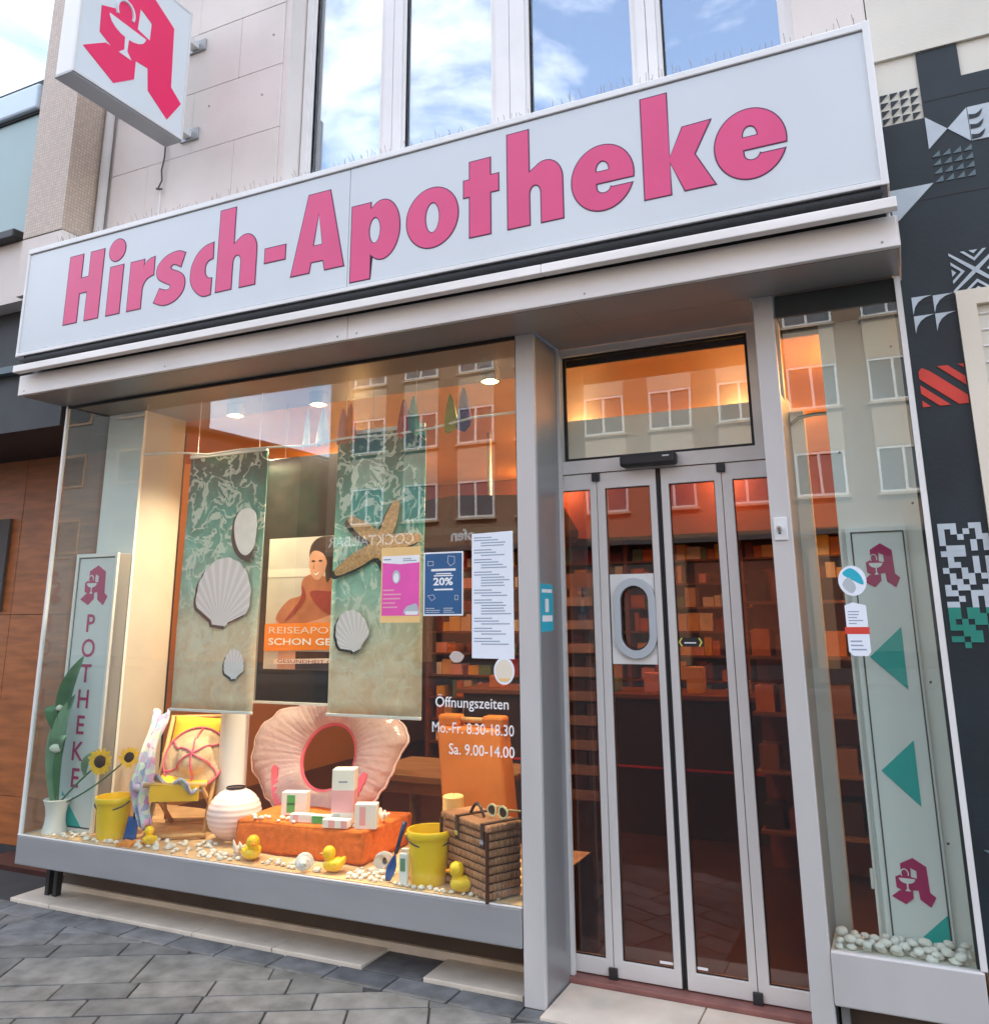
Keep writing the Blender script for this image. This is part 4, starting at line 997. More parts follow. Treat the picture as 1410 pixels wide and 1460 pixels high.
decal(b1, smooth_loop([(.12, 1.14), (.16, 1.21), (.23, 1.225), (.285, 1.19), (.30, 1.09), (.285, .98), (.23, .93), (.17, .96), (.13, 1.04)], 6), 'shell_white', .0012, 'printed_shell')
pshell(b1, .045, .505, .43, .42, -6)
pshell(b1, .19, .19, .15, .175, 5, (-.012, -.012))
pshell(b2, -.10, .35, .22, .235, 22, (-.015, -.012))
def star(cx, cz, arms, rin):
    pts = []
    n = len(arms)
    for i, (a, r, wd) in enumerate(arms):
        ca_, sa_ = math.cos(R(a)), math.sin(R(a))
        for rr_, ww in ((r * .55, wd * .62), (r * .93, wd * .34)): pts.append((cx + ca_ * rr_ + sa_ * ww, cz + sa_ * rr_ - ca_ * ww))
        pts.append((cx + ca_ * r, cz + sa_ * r))
        for rr_, ww in ((r * .93, wd * .34), (r * .55, wd * .62)): pts.append((cx + ca_ * rr_ - sa_ * ww, cz + sa_ * rr_ + ca_ * ww))
        a2 = arms[(i + 1) % n][0] + (360 if i == n - 1 else 0); am = (a + a2) / 2
        pts.append((cx + rin * math.cos(R(am)), cz + rin * math.sin(R(am))))
    return smooth_loop(pts, 4)
ARMS = [(6, .258, .065), (69, .263, .07), (146, .29, .07), (206, .364, .075), (295, .378, .07)]
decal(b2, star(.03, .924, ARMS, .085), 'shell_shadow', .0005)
decal(b2, star(.053, .944, ARMS, .085), 'star_tan', .0015, 'printed_starfish')

# ---- travel poster on a black stand
tp = thing('travel_poster', 'framed black stand with a beach travel poster between the two banners', 'poster', (-3.35, 4.46, 1.15))
bx('frame', 'screen_black', tp, -3.83, -2.86, 4.46, 4.50, 1.17, 2.73, .004)
bx('frame_edge', 'alu_side', tp, -3.835, -3.828, 4.452, 4.47, 1.165, 2.735)
bx('bottom_edge', 'alu_white', tp, -3.835, -2.86, 4.45, 4.47, 1.155, 1.169)
bx('photo', 'beach_print', tp, -3.775, -2.90, 4.4565, 4.4595, 1.365, 2.19)
PO = (0, 4.4565, 0)
def pp(loop, mat, d, name='print'): return MB().poly(loop, PO, 'F', d - .0004, d).build(name, mat, tp)
pp(rect(-3.775, -2.90, 1.94, 1.99), 'cream_print', .0008)
pp(smooth_loop([(-3.43, 2.03), (-3.44, 2.12), (-3.38, 2.18), (-3.26, 2.186), (-3.12, 2.15), (-3.02, 2.10), (-2.95, 2.0), (-2.93, 1.86), (-3.02, 1.80), (-3.10, 1.87), (-3.20, 1.84), (-3.30, 1.90), (-3.33, 2.0)], 5), 'hair_print', .0012)
pp(smooth_loop([(-3.48, 1.93), (-3.40, 1.955), (-3.30, 1.93), (-3.10, 1.90), (-2.95, 1.86), (-2.90, 1.75, 1), (-2.90, 1.60, 1), (-3.66, 1.60, 1), (-3.69, 1.69), (-3.60, 1.79), (-3.50, 1.82), (-3.50, 1.88)], 6), 'skin_print', .0015)
pp(smooth_loop([(-3.435, 2.08), (-3.40, 2.10), (-3.34, 2.08), (-3.305, 2.02), (-3.325, 1.955), (-3.37, 1.915), (-3.415, 1.935), (-3.436, 1.985), (-3.445, 2.03)], 5), 'skin_light', .0019)
pp(smooth_loop([(-3.33, 2.09), (-3.29, 2.11), (-3.27, 1.95), (-3.30, 1.90), (-3.315, 1.97), (-3.305, 2.03)], 5), 'hair_print', .0023)
pp(smooth_loop([(-3.412, 1.962), (-3.39, 1.952), (-3.362, 1.966), (-3.385, 1.945)], 4), 'poster_white', .0023)
for a_ in (-3.428, -3.372): pp(smooth_loop([(a_, 2.034), (a_ + .016, 2.041), (a_ + .034, 2.033), (a_ + .016, 2.028)], 4), 'hair_print', .0023)
pp([(-3.405, 2.02), (-3.398, 1.985), (-3.414, 1.985)], 'skin_print', .0023)
pp(smooth_loop([(-3.43, 1.84), (-3.25, 1.84), (-3.05, 1.82), (-2.905, 1.80, 1), (-2.905, 1.65, 1), (-3.15, 1.68), (-3.32, 1.72)], 6), 'swim_print', .0020)
pp(smooth_loop([(-3.69, 1.67), (-3.60, 1.62), (-3.40, 1.66), (-3.10, 1.74), (-2.91, 1.78, 1), (-2.91, 1.74, 1), (-3.15, 1.68), (-3.40, 1.61), (-3.62, 1.59)], 6), 'skin_light', .0026)
pp(smooth_loop([(-3.49, 1.88), (-3.46, 1.80), (-3.55, 1.70), (-3.62, 1.66), (-3.57, 1.72), (-3.50, 1.80)], 5), 'swim_print', .0024)
pp([(-3.775, 1.475), (-2.90, 1.495), (-2.90, 1.655), (-3.775, 1.645)], 'orange_print', .0030)
pp(rect(-3.66, -3.52, 1.366, 1.475), 'skin_light', .0012); pp(rect(-3.52, -2.90, 1.366, 1.475), 'hair_print', .0016)
pp([(-3.69, 1.395), (-2.93, 1.418), (-2.93, 1.445), (-3.69, 1.425)], 'cream_print', .0030)
text('lettering', 'REISEAPOTHEKE', 'cream_print', tp, (-3.74, 4.4565, 1.585), .042, .80, d=.0035, align='l')
text('lettering', 'SCHON GEPACKT', 'vinyl_white', tp, (-3.74, 4.4565, 1.515), .042, .80, d=.0035, bold=.012, align='l')
text('lettering', 'GESUNDHEIT GANZ NAH', 'swim_print', tp, (-3.66, 4.4565, 1.405), .021, .70, d=.0035, bold=.01, align='l')
for xx in (-3.7, -3.0): MB().tube([(xx, 4.48, 2.73), (xx, 4.48, 3.12)], .002, 5).build('wire', 'chrome', tp)

# ---- cloths on a cord under the soffit
cd = thing('bunting_line', 'pale cord strung across the top of the shop window', 'cord', (-2.9, 4.1, 2.72))
MB().tube([(-4.6 + i * .28, 4.10 + .02 * math.sin(i), 2.775 - .06 * math.sin(i / 10 * math.pi) + .012 * math.sin(i * 2.3)) for i in range(11)], .007, 6).build('cord', 'cloth_white', cd)
for xx in (-4.6, -1.82): MB().tube([(xx, 4.10, 2.775), (xx, 4.10, 3.12)], .003, 5).build('hanger', 'cloth_white', cd)
for q, m, nm in ((-2.555, 'cloth_red', 'dark red'), (-2.49, 'cloth_green', 'dark green'), (-2.245, 'cloth_olive', 'olive green'), (-2.16, 'cloth_purple', 'dark purple'), (-2.93, 'cloth_orange', 'orange'), (-2.985, 'cloth_pink', 'pink'), (-3.13, 'cloth_white', 'white'), (-3.25, 'cloth_white', 'cream')):
    lab = {'white': 'small white folded cloth hanging over the window cord', 'cream': 'slim cream folded cloth hanging near the white cloth'}.get(nm, nm + ' folded cloth hanging from the window cord')
    rnd = random.Random(int(abs(q) * 1000)); ph = rnd.uniform(0, 6); hh = rnd.uniform(.19, .24); wd = .045 if nm not in ('cream',) else .026
    g = MB()
    def fn(u, v, ph=ph, hh=hh, wd=wd, q=q):
        a = u * 2 * math.pi; r_ = wd * (.12 + .88 * v ** .7) * (1 + .3 * math.sin(3 * a + ph)) * (1 if v < .98 else .8)
        return (q + r_ * math.cos(a), 4.13 + .5 * r_ * math.sin(a), 2.715 + hh * (1 - v) + .015 * math.sin(2 * a + ph) * v)
    g.grid(fn, 14, 8, True); ob = g.build('folded_cloth', m, None, smooth=True); tag(ob, lab, 'cloth', 'cloths hanging from the cord')

# ---- buckets
def bucket(label, loc, r, h, hz):
    t = thing('toy_bucket', label, 'bucket', loc, hz)
    MB().lathe([(0, .004), (r * .80, .004), (r * .82, 0), (r * .84, .006), (r * .98, h * .86), (r * 1.06, h * .86), (r * 1.08, h * .89), (r * 1.08, h * .98), (r * 1.05, h), (r * .99, h), (r * .97, h * .9), (r * .80, .012), (0, .012)], (0, 0, 0), 32).build('body', 'yellow_plastic', t, smooth=35, local=True)
    pts = [(r * 1.1 * math.cos(R(a)), -r * .75 * math.sin(R(a)) - .012, h * .90 - r * .42 * math.sin(R(a))) for a in range(0, 181, 12)]
    MB().tube(pts, .0042, 6).build('handle', 'cable', t, local=True, smooth=True)
    for s_ in (-1, 1): MB().ball((s_ * r * 1.08, -.004, h * .91), .010, 1).build('handle_lug', 'yellow_plastic', t, local=True)
    return t
bucket('yellow toy bucket beside the blue shovel under the light box', (-4.52, 4.045, FZ), .105, .235, R(10))
bucket('yellow toy bucket in front of the wicker basket', (-2.305, 4.045, FZ), .108, .245, R(35))
sh = thing('toy_shovel', 'small blue toy shovel standing beside the yellow bucket', 'shovel', (-4.36, 4.03, FZ))
g = MB(); g.grid(lambda u, v: (-4.385 + .085 * u + (u - .5) * .02 * (1 - v), 4.02 + .02 * v + .012 * (1 - (2 * u - 1) ** 2), FZ + .004 + .125 * v), 8, 6)
ob = g.build('blade', 'blue_plastic', sh, smooth=True); md = ob.modifiers.new('thick', 'SOLIDIFY'); md.thickness = .004
MB().tube([(-4.345, 4.045, FZ + .12), (-4.335, 4.055, FZ + .25), (-4.33, 4.06, FZ + .30)], [.009, .008, .009], 8).build('handle', 'dark_blue', sh, smooth=True)
sh = thing('toy_shovel', 'dark blue toy shovel leaning against the yellow bucket by the basket', 'shovel', (-2.47, 3.965, FZ))
g = MB(); g.grid(lambda u, v: (-2.492 + .045 * math.sin(math.pi * min(1, .15 + v * .9)) * (u - .5) * 1.2 + .035 * v, 3.955 + .02 * v + .01 * (1 - (2 * u - 1) ** 2), FZ + .003 + .14 * v), 6, 8)
ob = g.build('blade', 'blue_plastic', sh, smooth=True); md = ob.modifiers.new('thick', 'SOLIDIFY'); md.thickness = .005
MB().tube([(-2.458, 3.975, FZ + .13), (-2.437, 3.985, FZ + .21), (-2.420, 3.995, FZ + .275)], [.010, .011, .013], 10).build('handle', 'dark_blue', sh, smooth=True)

# ---- sun cream cartons beside the bucket
for x_, y_, h, lab in ((-2.452, 4.06, .135, 'slim white and green cream carton behind the dark blue shovel'), (-2.392, 3.945, .145, 'slim white cream tube standing against the yellow bucket')):
    t = thing('cream_carton', lab, 'carton', (x_, y_, FZ), R(8), 'cream cartons by the bucket')
    MB().box(-.022, .022, -.012, .012, 0, h, .003).build('carton', 'box_white', t, local=True)
    MB().box(-.014, .012, -.0135, -.0122, h * .45, h * .85).build('print', 'box_green' if x_ < -2.44 else 'leaf_pale', t, local=True)

# ---- paper lantern, white roll
pl = thing('paper_lantern', 'round pale pink paper lantern on the sand beside the towel plinth', 'lantern', (-3.775, 4.27, FZ))
prof = []
for i in range(61):
    a = math.pi * (i / 60) ; rr_ = .158 * math.sin(a) * (1 + .012 * math.cos(i * math.pi / 2 * 1.0)); prof.append((max(rr_, .05 if 3 < i < 57 else .048), .150 - .150 * math.cos(a) * .97))
MB().lathe(prof[3:-3], (-3.775, 4.27, FZ), 32).build('shade', 'lantern', pl, smooth=True)
MB().lathe([(.05, .292), (.056, .292), (.056, .300), (.05, .300)], (-3.775, 4.27, FZ), 24).build('top_ring', 'black', pl)
wr = thing('white_tube', 'tall white cardboard tube behind the paper lantern', 'tube', (-3.98, 4.46, FZ))
MB().lathe([(0, 0), (.088, 0), (.088, .80), (.080, .80), (.080, .60), (0, .60)], (-3.98, 4.46, FZ), 28).build('tube', 'white_matte', wr, smooth=35)

# ---- deck chair with scarf and hat
dc = thing('deck_chair', 'small wooden deck chair with yellow canvas beside the pillar', 'deck chair', (-4.20, 4.30, FZ), R(28))
for s_ in (-1, 1):
    x_ = s_ * .17
    MB().tube([(x_ * 1.0, -.17, .012), (x_, .20, .66)], .014, 8).build('back_rail', 'wood_pale', dc, local=True, smooth=True)
    MB().tube([(x_ * .86, -.22, .315), (x_ * .86, .24, .015)], .014, 8).build('seat_rail', 'wood_pale', dc, local=True, smooth=True)
    MB().tube([(x_ * 1.1, .10, .45), (x_ * 1.1, .245, .03)], .011, 8).build('prop_bar', 'wood_pale', dc, local=True, smooth=True)
for y_, z_, n_ in ((.20, .655, 'top_bar'), (-.22, .315, 'seat_bar'), (.24, .02, 'rear_bar'), (-.168, .02, 'front_bar')):
    MB().tube([(-.185, y_, z_), (.185, y_, z_)], .014, 8).build(n_, 'wood_pale', dc, local=True, smooth=True)
g = MB()
def sling(u, v):
    y_ = .20 - .42 * v; z_ = .655 * (1 - v) + .315 * v - .17 * math.sin(math.pi * v) * (1 - .25 * v)
    return (-.145 + .29 * u, y_ - .016, z_ + .01 * math.cos(u * math.pi))
g.grid(sling, 6, 20); ob = g.build('canvas', 'yellow_cloth', dc, smooth=True, local=True); md = ob.modifiers.new('thick', 'SOLIDIFY'); md.thickness = .005
MB().box(-.145, .145, -.236, -.228, .225, .315).build('canvas_flap', 'yellow_cloth', dc, local=True)
sf = MB()
def scarf(u, v):
    # hangs over the left rail of the chair and down in front of it
    y_ = 4.33 - .25 * min(1, v * 1.6); z_ = FZ + .70 - .62 * v; wdt = .075 - .03 * math.sin(v * math.pi * 1.6) ** 2
    return (-4.44 + .17 * v + (u - .5) * 2 * wdt + .012 * math.sin(v * 14), y_ - .03 - .022 * math.sin(u * 15 + v * 4) - .02 * math.sin(u * math.pi), z_ + .02 * math.sin(u * 9))
sf.grid(scarf, 26, 30)
ob = sf.build('beach_scarf', 'scarf_cloth', None, smooth=True); md = ob.modifiers.new('thick', 'SOLIDIFY'); md.thickness = .004
tag(ob, 'pastel patterned scarf draped over the small deck chair', 'scarf')
MB().ball((-4.318, 4.02, FZ + .30), .03, 2, (1.1, .8, .8), .05).build('knot', 'scarf_cloth', ob, smooth=True)
tw = MB(); tw.grid(lambda u, v: (-4.33 + .36 * u, 4.13 + .12 * v - .06 * u, FZ + .335 + .02 * math.sin(u * 9 + v * 5) + .012 * math.sin(v * 12) - .06 * v), 18, 8)
ob = tw.build('folded_towel', 'scarf_cloth', None, smooth=True); md = ob.modifiers.new('thick', 'SOLIDIFY'); md.thickness = .014
tag(ob, 'light folded towel lying on the front bar of the small deck chair', 'towel')
ht = thing('straw_hat', 'round straw hat with pink ribbons leaning on the deck chair', 'hat', (-4.17, 4.33, FZ + .43))
tilt = Matrix.Rotation(R(28), 4, 'Z') @ Matrix.Rotation(R(62), 4, 'X')
m_ = MB().lathe([(0, .085), (.05, .083), (.085, .072), (.105, .045), (.112, .012), (.15, .003), (.195, .0), (.195, -.006), (.11, .002), (0, .076)], (0, 0, 0), 36)
ob = m_.build('crown', 'straw', ht, smooth=True, local=True); ob.matrix_local = tilt
for k in range(6):
    a = k * math.pi / 3 + .3
    pts = [(rr_ * math.cos(a + .3 * math.sin(rr_ * 14)), rr_ * math.sin(a + .3 * math.sin(rr_ * 14)), z_) for rr_, z_ in ((.0, .091), (.04, .089), (.075, .081), (.10, .058), (.116, .018), (.15, .009), (.192, .005))]
    rb = MB().tube(pts, .006, 5).build('ribbon', 'pink_ribbon', ht, local=True); rb.matrix_local = tilt
rb = MB().tube([(.193 * math.cos(a_), .193 * math.sin(a_), .003) for a_ in [i * math.pi / 18 for i in range(37)]], .006, 5, False).build('brim_edge', 'pink_ribbon', ht, local=True); rb.matrix_local = tilt

# ---- vase with sunflowers
vs_ = thing('flower_vase', 'white vase with leafy stems and sunflowers in the glass corner', 'vase', (-4.95, 3.985, FZ))
MB().lathe([(0, 0), (.070, 0), (.072, .015), (.060, .06), (.058, .11), (.066, .16), (.080, .195), (.076, .198), (.06, .16), (.05, .1), (0, .09)], (-4.95, 3.985, FZ), 24).build('vase', 'white_matte', vs_, smooth=40)
V0 = Vector((-4.95, 3.985, FZ + .15))
def stem(p1, r=.006, mat='leaf_pale', bend=(0, 0, 0)):
    p1 = Vector(p1); mid = (V0 + p1) / 2 + Vector(bend)
    return MB().tube([V0 * (1 - t) ** 2 + mid * 2 * t * (1 - t) + p1 * t * t for t in [i / 8 for i in range(9)]], r, 6).build('stem', mat, vs_, smooth=True)
def leaf_blade(p0, p1, wd, mat='leaf', sag=.05, side=Vector((1, .25, 0))):
    p0, p1 = Vector(p0), Vector(p1); side = side.normalized()
    def fn(u, v):
        c = p0.lerp(p1, v) + Vector((0, -.03 * math.sin(v * math.pi), sag * math.sin(v * math.pi)))
        ww = wd * math.sin(math.pi * min(1, .06 + v * .94)) ** .8
        return c + side * (u - .5) * 2 * ww + Vector((0, -.35 * ww * abs(2 * u - 1), 0))
    g_ = MB(); g_.grid(fn, 6, 14); return g_.build('leaf', mat, vs_, smooth=True)
stem((-5.02, 3.99, 1.0), .012, 'leaf_pale', (-.06, 0, 0)); stem((-4.96, 4.0, 1.05), .010, 'leaf_pale', (-.03, 0, .05)); stem((-4.60, 3.985, .83), .006, 'leaf', (-.06, 0, -.02)); stem((-4.43, 4.03, .85), .005, 'leaf', (0, .02, -.05))
leaf_blade((-5.0, 3.99, .93), (-4.855, 4.0, 1.46), .055, 'leaf'); leaf_blade((-4.99, 3.98, .72), (-4.89, 3.99, 1.22), .05, 'leaf_pale')
leaf_blade((-4.99, 3.985, .55), (-5.03, 3.99, 1.10), .035, 'leaf_pale'); leaf_blade((-4.95, 3.99, .55), (-4.93, 3.99, .98), .03, 'leaf')
leaf_blade((-4.98, 3.97, .96), (-5.04, 3.96, 1.15), .045, 'leaf'); leaf_blade((-4.72, 3.98, .74), (-4.63, 3.975, .90), .028, 'leaf_pale', .02); leaf_blade((-4.97, 3.97, .86), (-4.88, 3.95, .98), .05, 'leaf_pale', .02)
MB().ball((-4.965, 3.95, .90), .04, 2, (1, 1, .9), .12).build('bud', 'bud', vs_, smooth=True)
MB().ball((-4.975, 3.95, 1.135), .020, 2, (1, 1, 1), .1).build('bud', 'bud', vs_, smooth=True)
def flower(c, r, n=18, yaw=20, mat='petal'):
    c = Vector(c); rot = Matrix.Rotation(R(yaw), 3, 'Z')
    fl = MB().ball((0, 0, 0), r * .50, 2, (1, .35, 1)).build('flower_head', 'seed', vs_, smooth=True, local=True)
    fl.matrix_local = Matrix.Translation(c - world_loc(vs_)) @ rot.to_4x4()
    for k in range(n):
        a = 2 * math.pi * k / n + random.uniform(-.1, .1); rl = r * random.uniform(.9, 1.12)
        q = smooth_loop([(r * .40, -.12 * r), (rl * .75, -.15 * r), (rl, 0), (rl * .75, .15 * r), (r * .40, .12 * r)], 3)
        q = [(math.cos(a) * u - math.sin(a) * v, math.sin(a) * u + math.cos(a) * v) for u, v in q]
        MB().poly(q, (0, .002 * (k % 3), 0), 'F', 0, .002).build('petal', mat, fl, local=True)
flower((-4.585, 3.965, .835), .078); flower((-4.415, 4.03, .86), .062, 14, 65); flower((-5.065, 3.96, 1.075), .038, 10, 0, 'petal_orange')

# ---- orange towel plinth and products
tpz = FZ + .165
g = MB(); g.box(-3.635, -2.755, 4.135, 4.64, FZ, tpz, .018, 3)
bmesh.ops.subdivide_edges(g.bm, edges=g.bm.edges[:], cuts=5, use_grid_fill=True)
for v_ in g.bm.verts:
    k = (v_.co.z - FZ) / (tpz - FZ); v_.co.x += .010 * math.sin(v_.co.y * 31) * (1 - k) + random.uniform(-.002, .002); v_.co.y += .008 * math.sin(v_.co.x * 23) * (1 - k) + random.uniform(-.002, .002) - .015 * (1 - k)
    v_.co.z += .004 * math.sin(v_.co.x * 19 + v_.co.y * 13) * k
pz = g.build('towel_plinth', 'orange_towel', None, smooth=True); tag(pz, 'low plinth wrapped in bright orange terry towel on the sand', 'plinth')
def carton(label, loc, size, rz, prints):
    t = thing('product_box', label, 'box', loc, R(rz), 'product boxes on the orange plinth'); a, b, h = size
    MB().box(-a / 2, a / 2, -b / 2, b / 2, 0, h, .002).build('carton', 'box_white', t, local=True)
    for m, u0, u1, v0, v1 in prints:
        MB().box(-a / 2 + a * u0, -a / 2 + a * u1, -b / 2 - .0012, -b / 2 - .0002, h * v0, h * v1).build('print', m, t, local=True)
        if m != 'box_green' and u0 < .05: MB().box(a / 2 + .0002, a / 2 + .0012, -b / 2 + b * .02, b / 2 - b * .02, h * v0, h * v1).build('print', m, t, local=True)
    return t
Z2 = tpz + .002
carton('tall white and pink skin care box on the orange plinth', (-2.985, 4.27, Z2), (.125, .10, .285), 22, [('box_pink', .0, 1, .22, .62), ('ink', .3, .7, .76, .79), ('ring_grey', .1, .4, .08, .2)])
carton('white box with a green label on the orange plinth', (-3.37, 4.33, Z2), (.15, .07, .125), 18, [('box_green', .22, .55, .12, .88), ('leaf_pale', .22, .55, .45, .55)])
carton('white box with one pink stripe at the plinth edge', (-2.80, 4.22, Z2), (.12, .07, .125), 22, [('box_pink', .22, .5, .15, .9)])
carton('flat white box with pink squares lying in front of the tall box', (-2.96, 4.17, Z2), (.15, .06, .042), 10, [('box_pink', .25, .5, .05, .95), ('box_pink', .75, .98, .05, .95)])
carton('flat white box with orange square lying by the green label box', (-3.22, 4.20, Z2), (.13, .05, .042), 14, [('box_pink', .15, .4, .05, .95)])
carton('flat white box with bright green square', (-3.09, 4.215, Z2), (.12, .05, .042), 12, [('box_green', .05, .6, .05, .95)])

# ---- inflatable shell ring
fl = thing('inflatable_shell', 'large translucent pink inflatable shell ring behind the orange plinth', 'pool float', (-3.43, 4.72, FZ + .02))
RT = [(0, .50), (15, .57), (30, .52), (42, .435), (60, .50), (90, .49), (120, .52), (138, .445), (152, .55), (168, .62), (185, .60), (205, .50), (225, .45), (250, .42), (270, .41), (290, .42), (315, .44), (335, .46), (348, .48), (360, .50)]
def shell_R(a):
    d_ = math.degrees(a) % 360
    for (a0, r0_), (a1, r1_) in zip(RT, RT[1:]):
        if a0 <= d_ <= a1:
            t_ = (d_ - a0) / (a1 - a0); t_ = t_ * t_ * (3 - 2 * t_)
            return (r0_ + (r1_ - r0_) * t_) * (1 + .010 * math.sin(36 * a))
tl = Matrix.Rotation(R(-20), 4, 'X')
def ring(u, v):
    a = u * 2 * math.pi; r0 = .205; R1 = shell_R(a); t = v * 2 * math.pi
    rm, rh = (r0 + R1) / 2, (R1 - r0) / 2
    th = .085 * (.8 + .25 * abs(math.cos(2.5 * (a - math.pi / 2))))
    rr_ = rm - rh * math.cos(t); zz = th * math.sin(t) * (abs(math.sin(t)) ** .2 if abs(math.sin(t)) > .01 else 1)
    return (rr_ * math.cos(a), zz + .004 * math.sin(a * 60), rr_ * math.sin(a))
g = MB(); g.grid(ring, 160, 20, True); bmesh.ops.remove_doubles(g.bm, verts=g.bm.verts[:], dist=.0005)
ob = g.build('ring', 'inflatable_vinyl', fl, smooth=True, local=True); ob.matrix_local = Matrix.Translation((0, 0, .40)) @ tl
sm_ = MB().tube([(shell_R(a) * 1.01 * math.cos(a), 0, shell_R(a) * 1.01 * math.sin(a)) for a in [i * 2 * math.pi / 120 for i in range(121)]], .008, 5, False).build('seam', 'lantern', fl, local=True); sm_.matrix_local = Matrix.Translation((0, 0, .40)) @ tl
sm_ = MB().tube([(.203 * math.cos(a), 0, .203 * math.sin(a)) for a in [i * 2 * math.pi / 60 for i in range(61)]], .012, 6, False).build('inner_seam', 'vinyl_pink', fl, local=True); sm_.matrix_local = Matrix.Translation((0, 0, .40)) @ tl
for s_ in (-1, 1):
    lo = smooth_loop([(s_ * .40, -.12), (s_ * .45, -.14), (s_ * .36, -.36), (s_ * .24, -.43), (s_ * .22, -.40), (s_ * .33, -.30)], 4); lo = [(u_ * .80, v_ * .80) for u_, v_ in lo]
    st_ = MB().poly(lo, (0, -.05, 0), 'F', 0, .03).build('pink_panel', 'vinyl_pink', fl, local=True); st_.matrix_local = Matrix.Translation((0, 0, .40)) @ tl

# ---- basket, candle, case
wb = thing('wicker_basket', 'brown wicker picnic basket with leather straps by the entrance post', 'basket', (-2.02, 4.055, FZ), R(-30))
Lb, Db, Hb = .205, .10, .30
MB().box(-Lb + .008, Lb - .008, -Db + .008, Db - .008, .004, Hb - .012).build('liner', 'leather', wb, local=True)
for k in range(8):
    z0 = .006 + k * .036
    MB().box(-Lb, Lb, -Db, Db, z0, z0 + .033, .011, 3).build('wicker_row', 'wicker', wb, local=True, smooth=50)
MB().box(-Lb - .006, Lb + .006, -Db - .006, Db + .006, Hb - .004, Hb + .028, .010, 3).build('lid', 'wicker', wb, local=True, smooth=50)
for xx in (-.05, Lb - .03):
    MB().box(xx - .013, xx + .013, -Db - .011, -Db - .0065, Hb - .07, Hb + .034).build('strap', 'leather', wb, local=True)
    MB().box(xx - .013, xx + .013, -Db - .010, Db, Hb + .0285, Hb + .034).build('strap', 'leather', wb, local=True)
    MB().box(xx - .016, xx + .016, -Db - .014, -Db - .0115, Hb - .055, Hb - .035).build('buckle', 'chrome', wb, local=True)
for sx in (-1, 1): MB().tube([(sx * (Lb + .001), -Db - .002, .0), (sx * (Lb + .001), -Db - .002, Hb)], .010, 6).build('corner_cane', 'leather', wb, local=True)
MB().tube([(-.06 + .12 * t, -.02, Hb + .034 + .05 * math.sin(math.pi * t)) for t in [i / 8 for i in range(9)]], .008, 6).build('handle', 'leather', wb, local=True)
sgl = thing('sunglasses', 'cream framed sunglasses lying on the wicker basket', 'sunglasses', (-1.90, 4.00, FZ + Hb + .031), R(-22))
for s_ in (-1, 1):
    c_ = s_ * .036
    lo = [(c_ + .034 * math.cos(t) * (1 + .15 * s_ * math.cos(t)), .036 + .030 * math.sin(t)) for t in [i * math.pi / 10 for i in range(20)]]
    MB().poly([lo, offset(lo, -.008)[::-1]], (0, 0, 0), 'F', 0, .006).build('rim', 'sunglass_frame', sgl, local=True)
    MB().poly(offset(lo, -.007), (0, 0, 0), 'F', .001, .003).build('lens', 'sunglass_lens', sgl, local=True)
    MB().tube([(s_ * .070, 0, .05), (s_ * .068, .10, .03), (s_ * .06, .125, .008)], .004, 6).build('temple', 'sunglass_frame', sgl, local=True)
cn = thing('pillar_candle', 'tall yellow pillar candle behind the basket', 'candle', (-2.36, 4.40, FZ))
MB().lathe([(0, 0), (.058, 0), (.058, .325), (.052, .332), (.03, .326), (0, .322)], (-2.36, 4.40, FZ), 24).build('wax', 'candle', cn, smooth=40)
MB().tube([(-2.36, 4.40, FZ + .32), (-2.358, 4.40, FZ + .345)], .002, 5).build('wick', 'cable', cn)
oc = thing('orange_case', 'tall orange carrying case with a wooden handle behind the basket', 'case', (-2.36, 4.64, FZ))
g = MB(); g.box(-2.56, -2.15, 4.56, 4.72, FZ, 1.05, .02, 3)
for v_ in g.bm.verts:
    k = (v_.co.z - FZ) / .65; v_.co.x += .09 * (1 - k) - .03; v_.co.y += .05 * k
g.build('body', 'orange_case', oc, smooth=40)
for a, b in ((-2.60, -2.46), (-2.31, -2.17)): bx('handle_lug', 'orange_case', oc, a, b, 4.64, 4.74, 1.04, 1.115, .018)
MB().tube([(-2.47, 4.69, 1.085), (-2.30, 4.69, 1.085)], .016, 10).build('handle', 'wood_pale', oc, smooth=True)
cb_ = tag(MB().ball((-2.45, 4.45, FZ + .04), .04, 2, (1.2, .8, .9), .1).build('green_ornament', 'leaf', None, smooth=True), 'small dark green lump beside the pillar candle', 'ornament')

# ---- rubber ducks
def duck(label, loc, rz, k=1.0):
    t = thing('rubber_duck', label, 'rubber duck', loc, R(rz), 'rubber ducks on the sand')
    g = MB()
    def body(u, v):
        a = u * 2 * math.pi; s_ = -1 + 2 * v; r_ = math.sqrt(max(0, 1 - s_ * s_)) ** .9
        x_ = s_ * .062; tail = max(0, -s_ - .45)
        return (x_ * k, .045 * r_ * math.cos(a) * k, (.036 + .034 * r_ * math.sin(a) + .055 * tail) * k)
    g.grid(body, 20, 14, True); bmesh.ops.remove_doubles(g.bm, verts=g.bm.verts[:], dist=.0008)
    g.ball((.030 * k, 0, .092 * k), .034 * k, 3); g.tube([(.026 * k, 0, .05 * k), (.03 * k, 0, .085 * k)], .024 * k, 14)
    g.build('body', 'duck', t, smooth=True, local=True)
    for s_ in (-1, 1):
        MB().ball((-.008 * k, s_ * .040 * k, .044 * k), .026 * k, 2, (1.25, .45, .75)).build('wing', 'duck', t, smooth=True, local=True)
        MB().ball((.052 * k, s_ * .018 * k, .101 * k), .0052 * k, 1).build('eye', 'black', t, smooth=True, local=True)
    MB().ball((.066 * k, 0, .087 * k), .014 * k, 2, (1.2, 1.1, .5)).build('beak', 'beak', t, smooth=True, local=True)
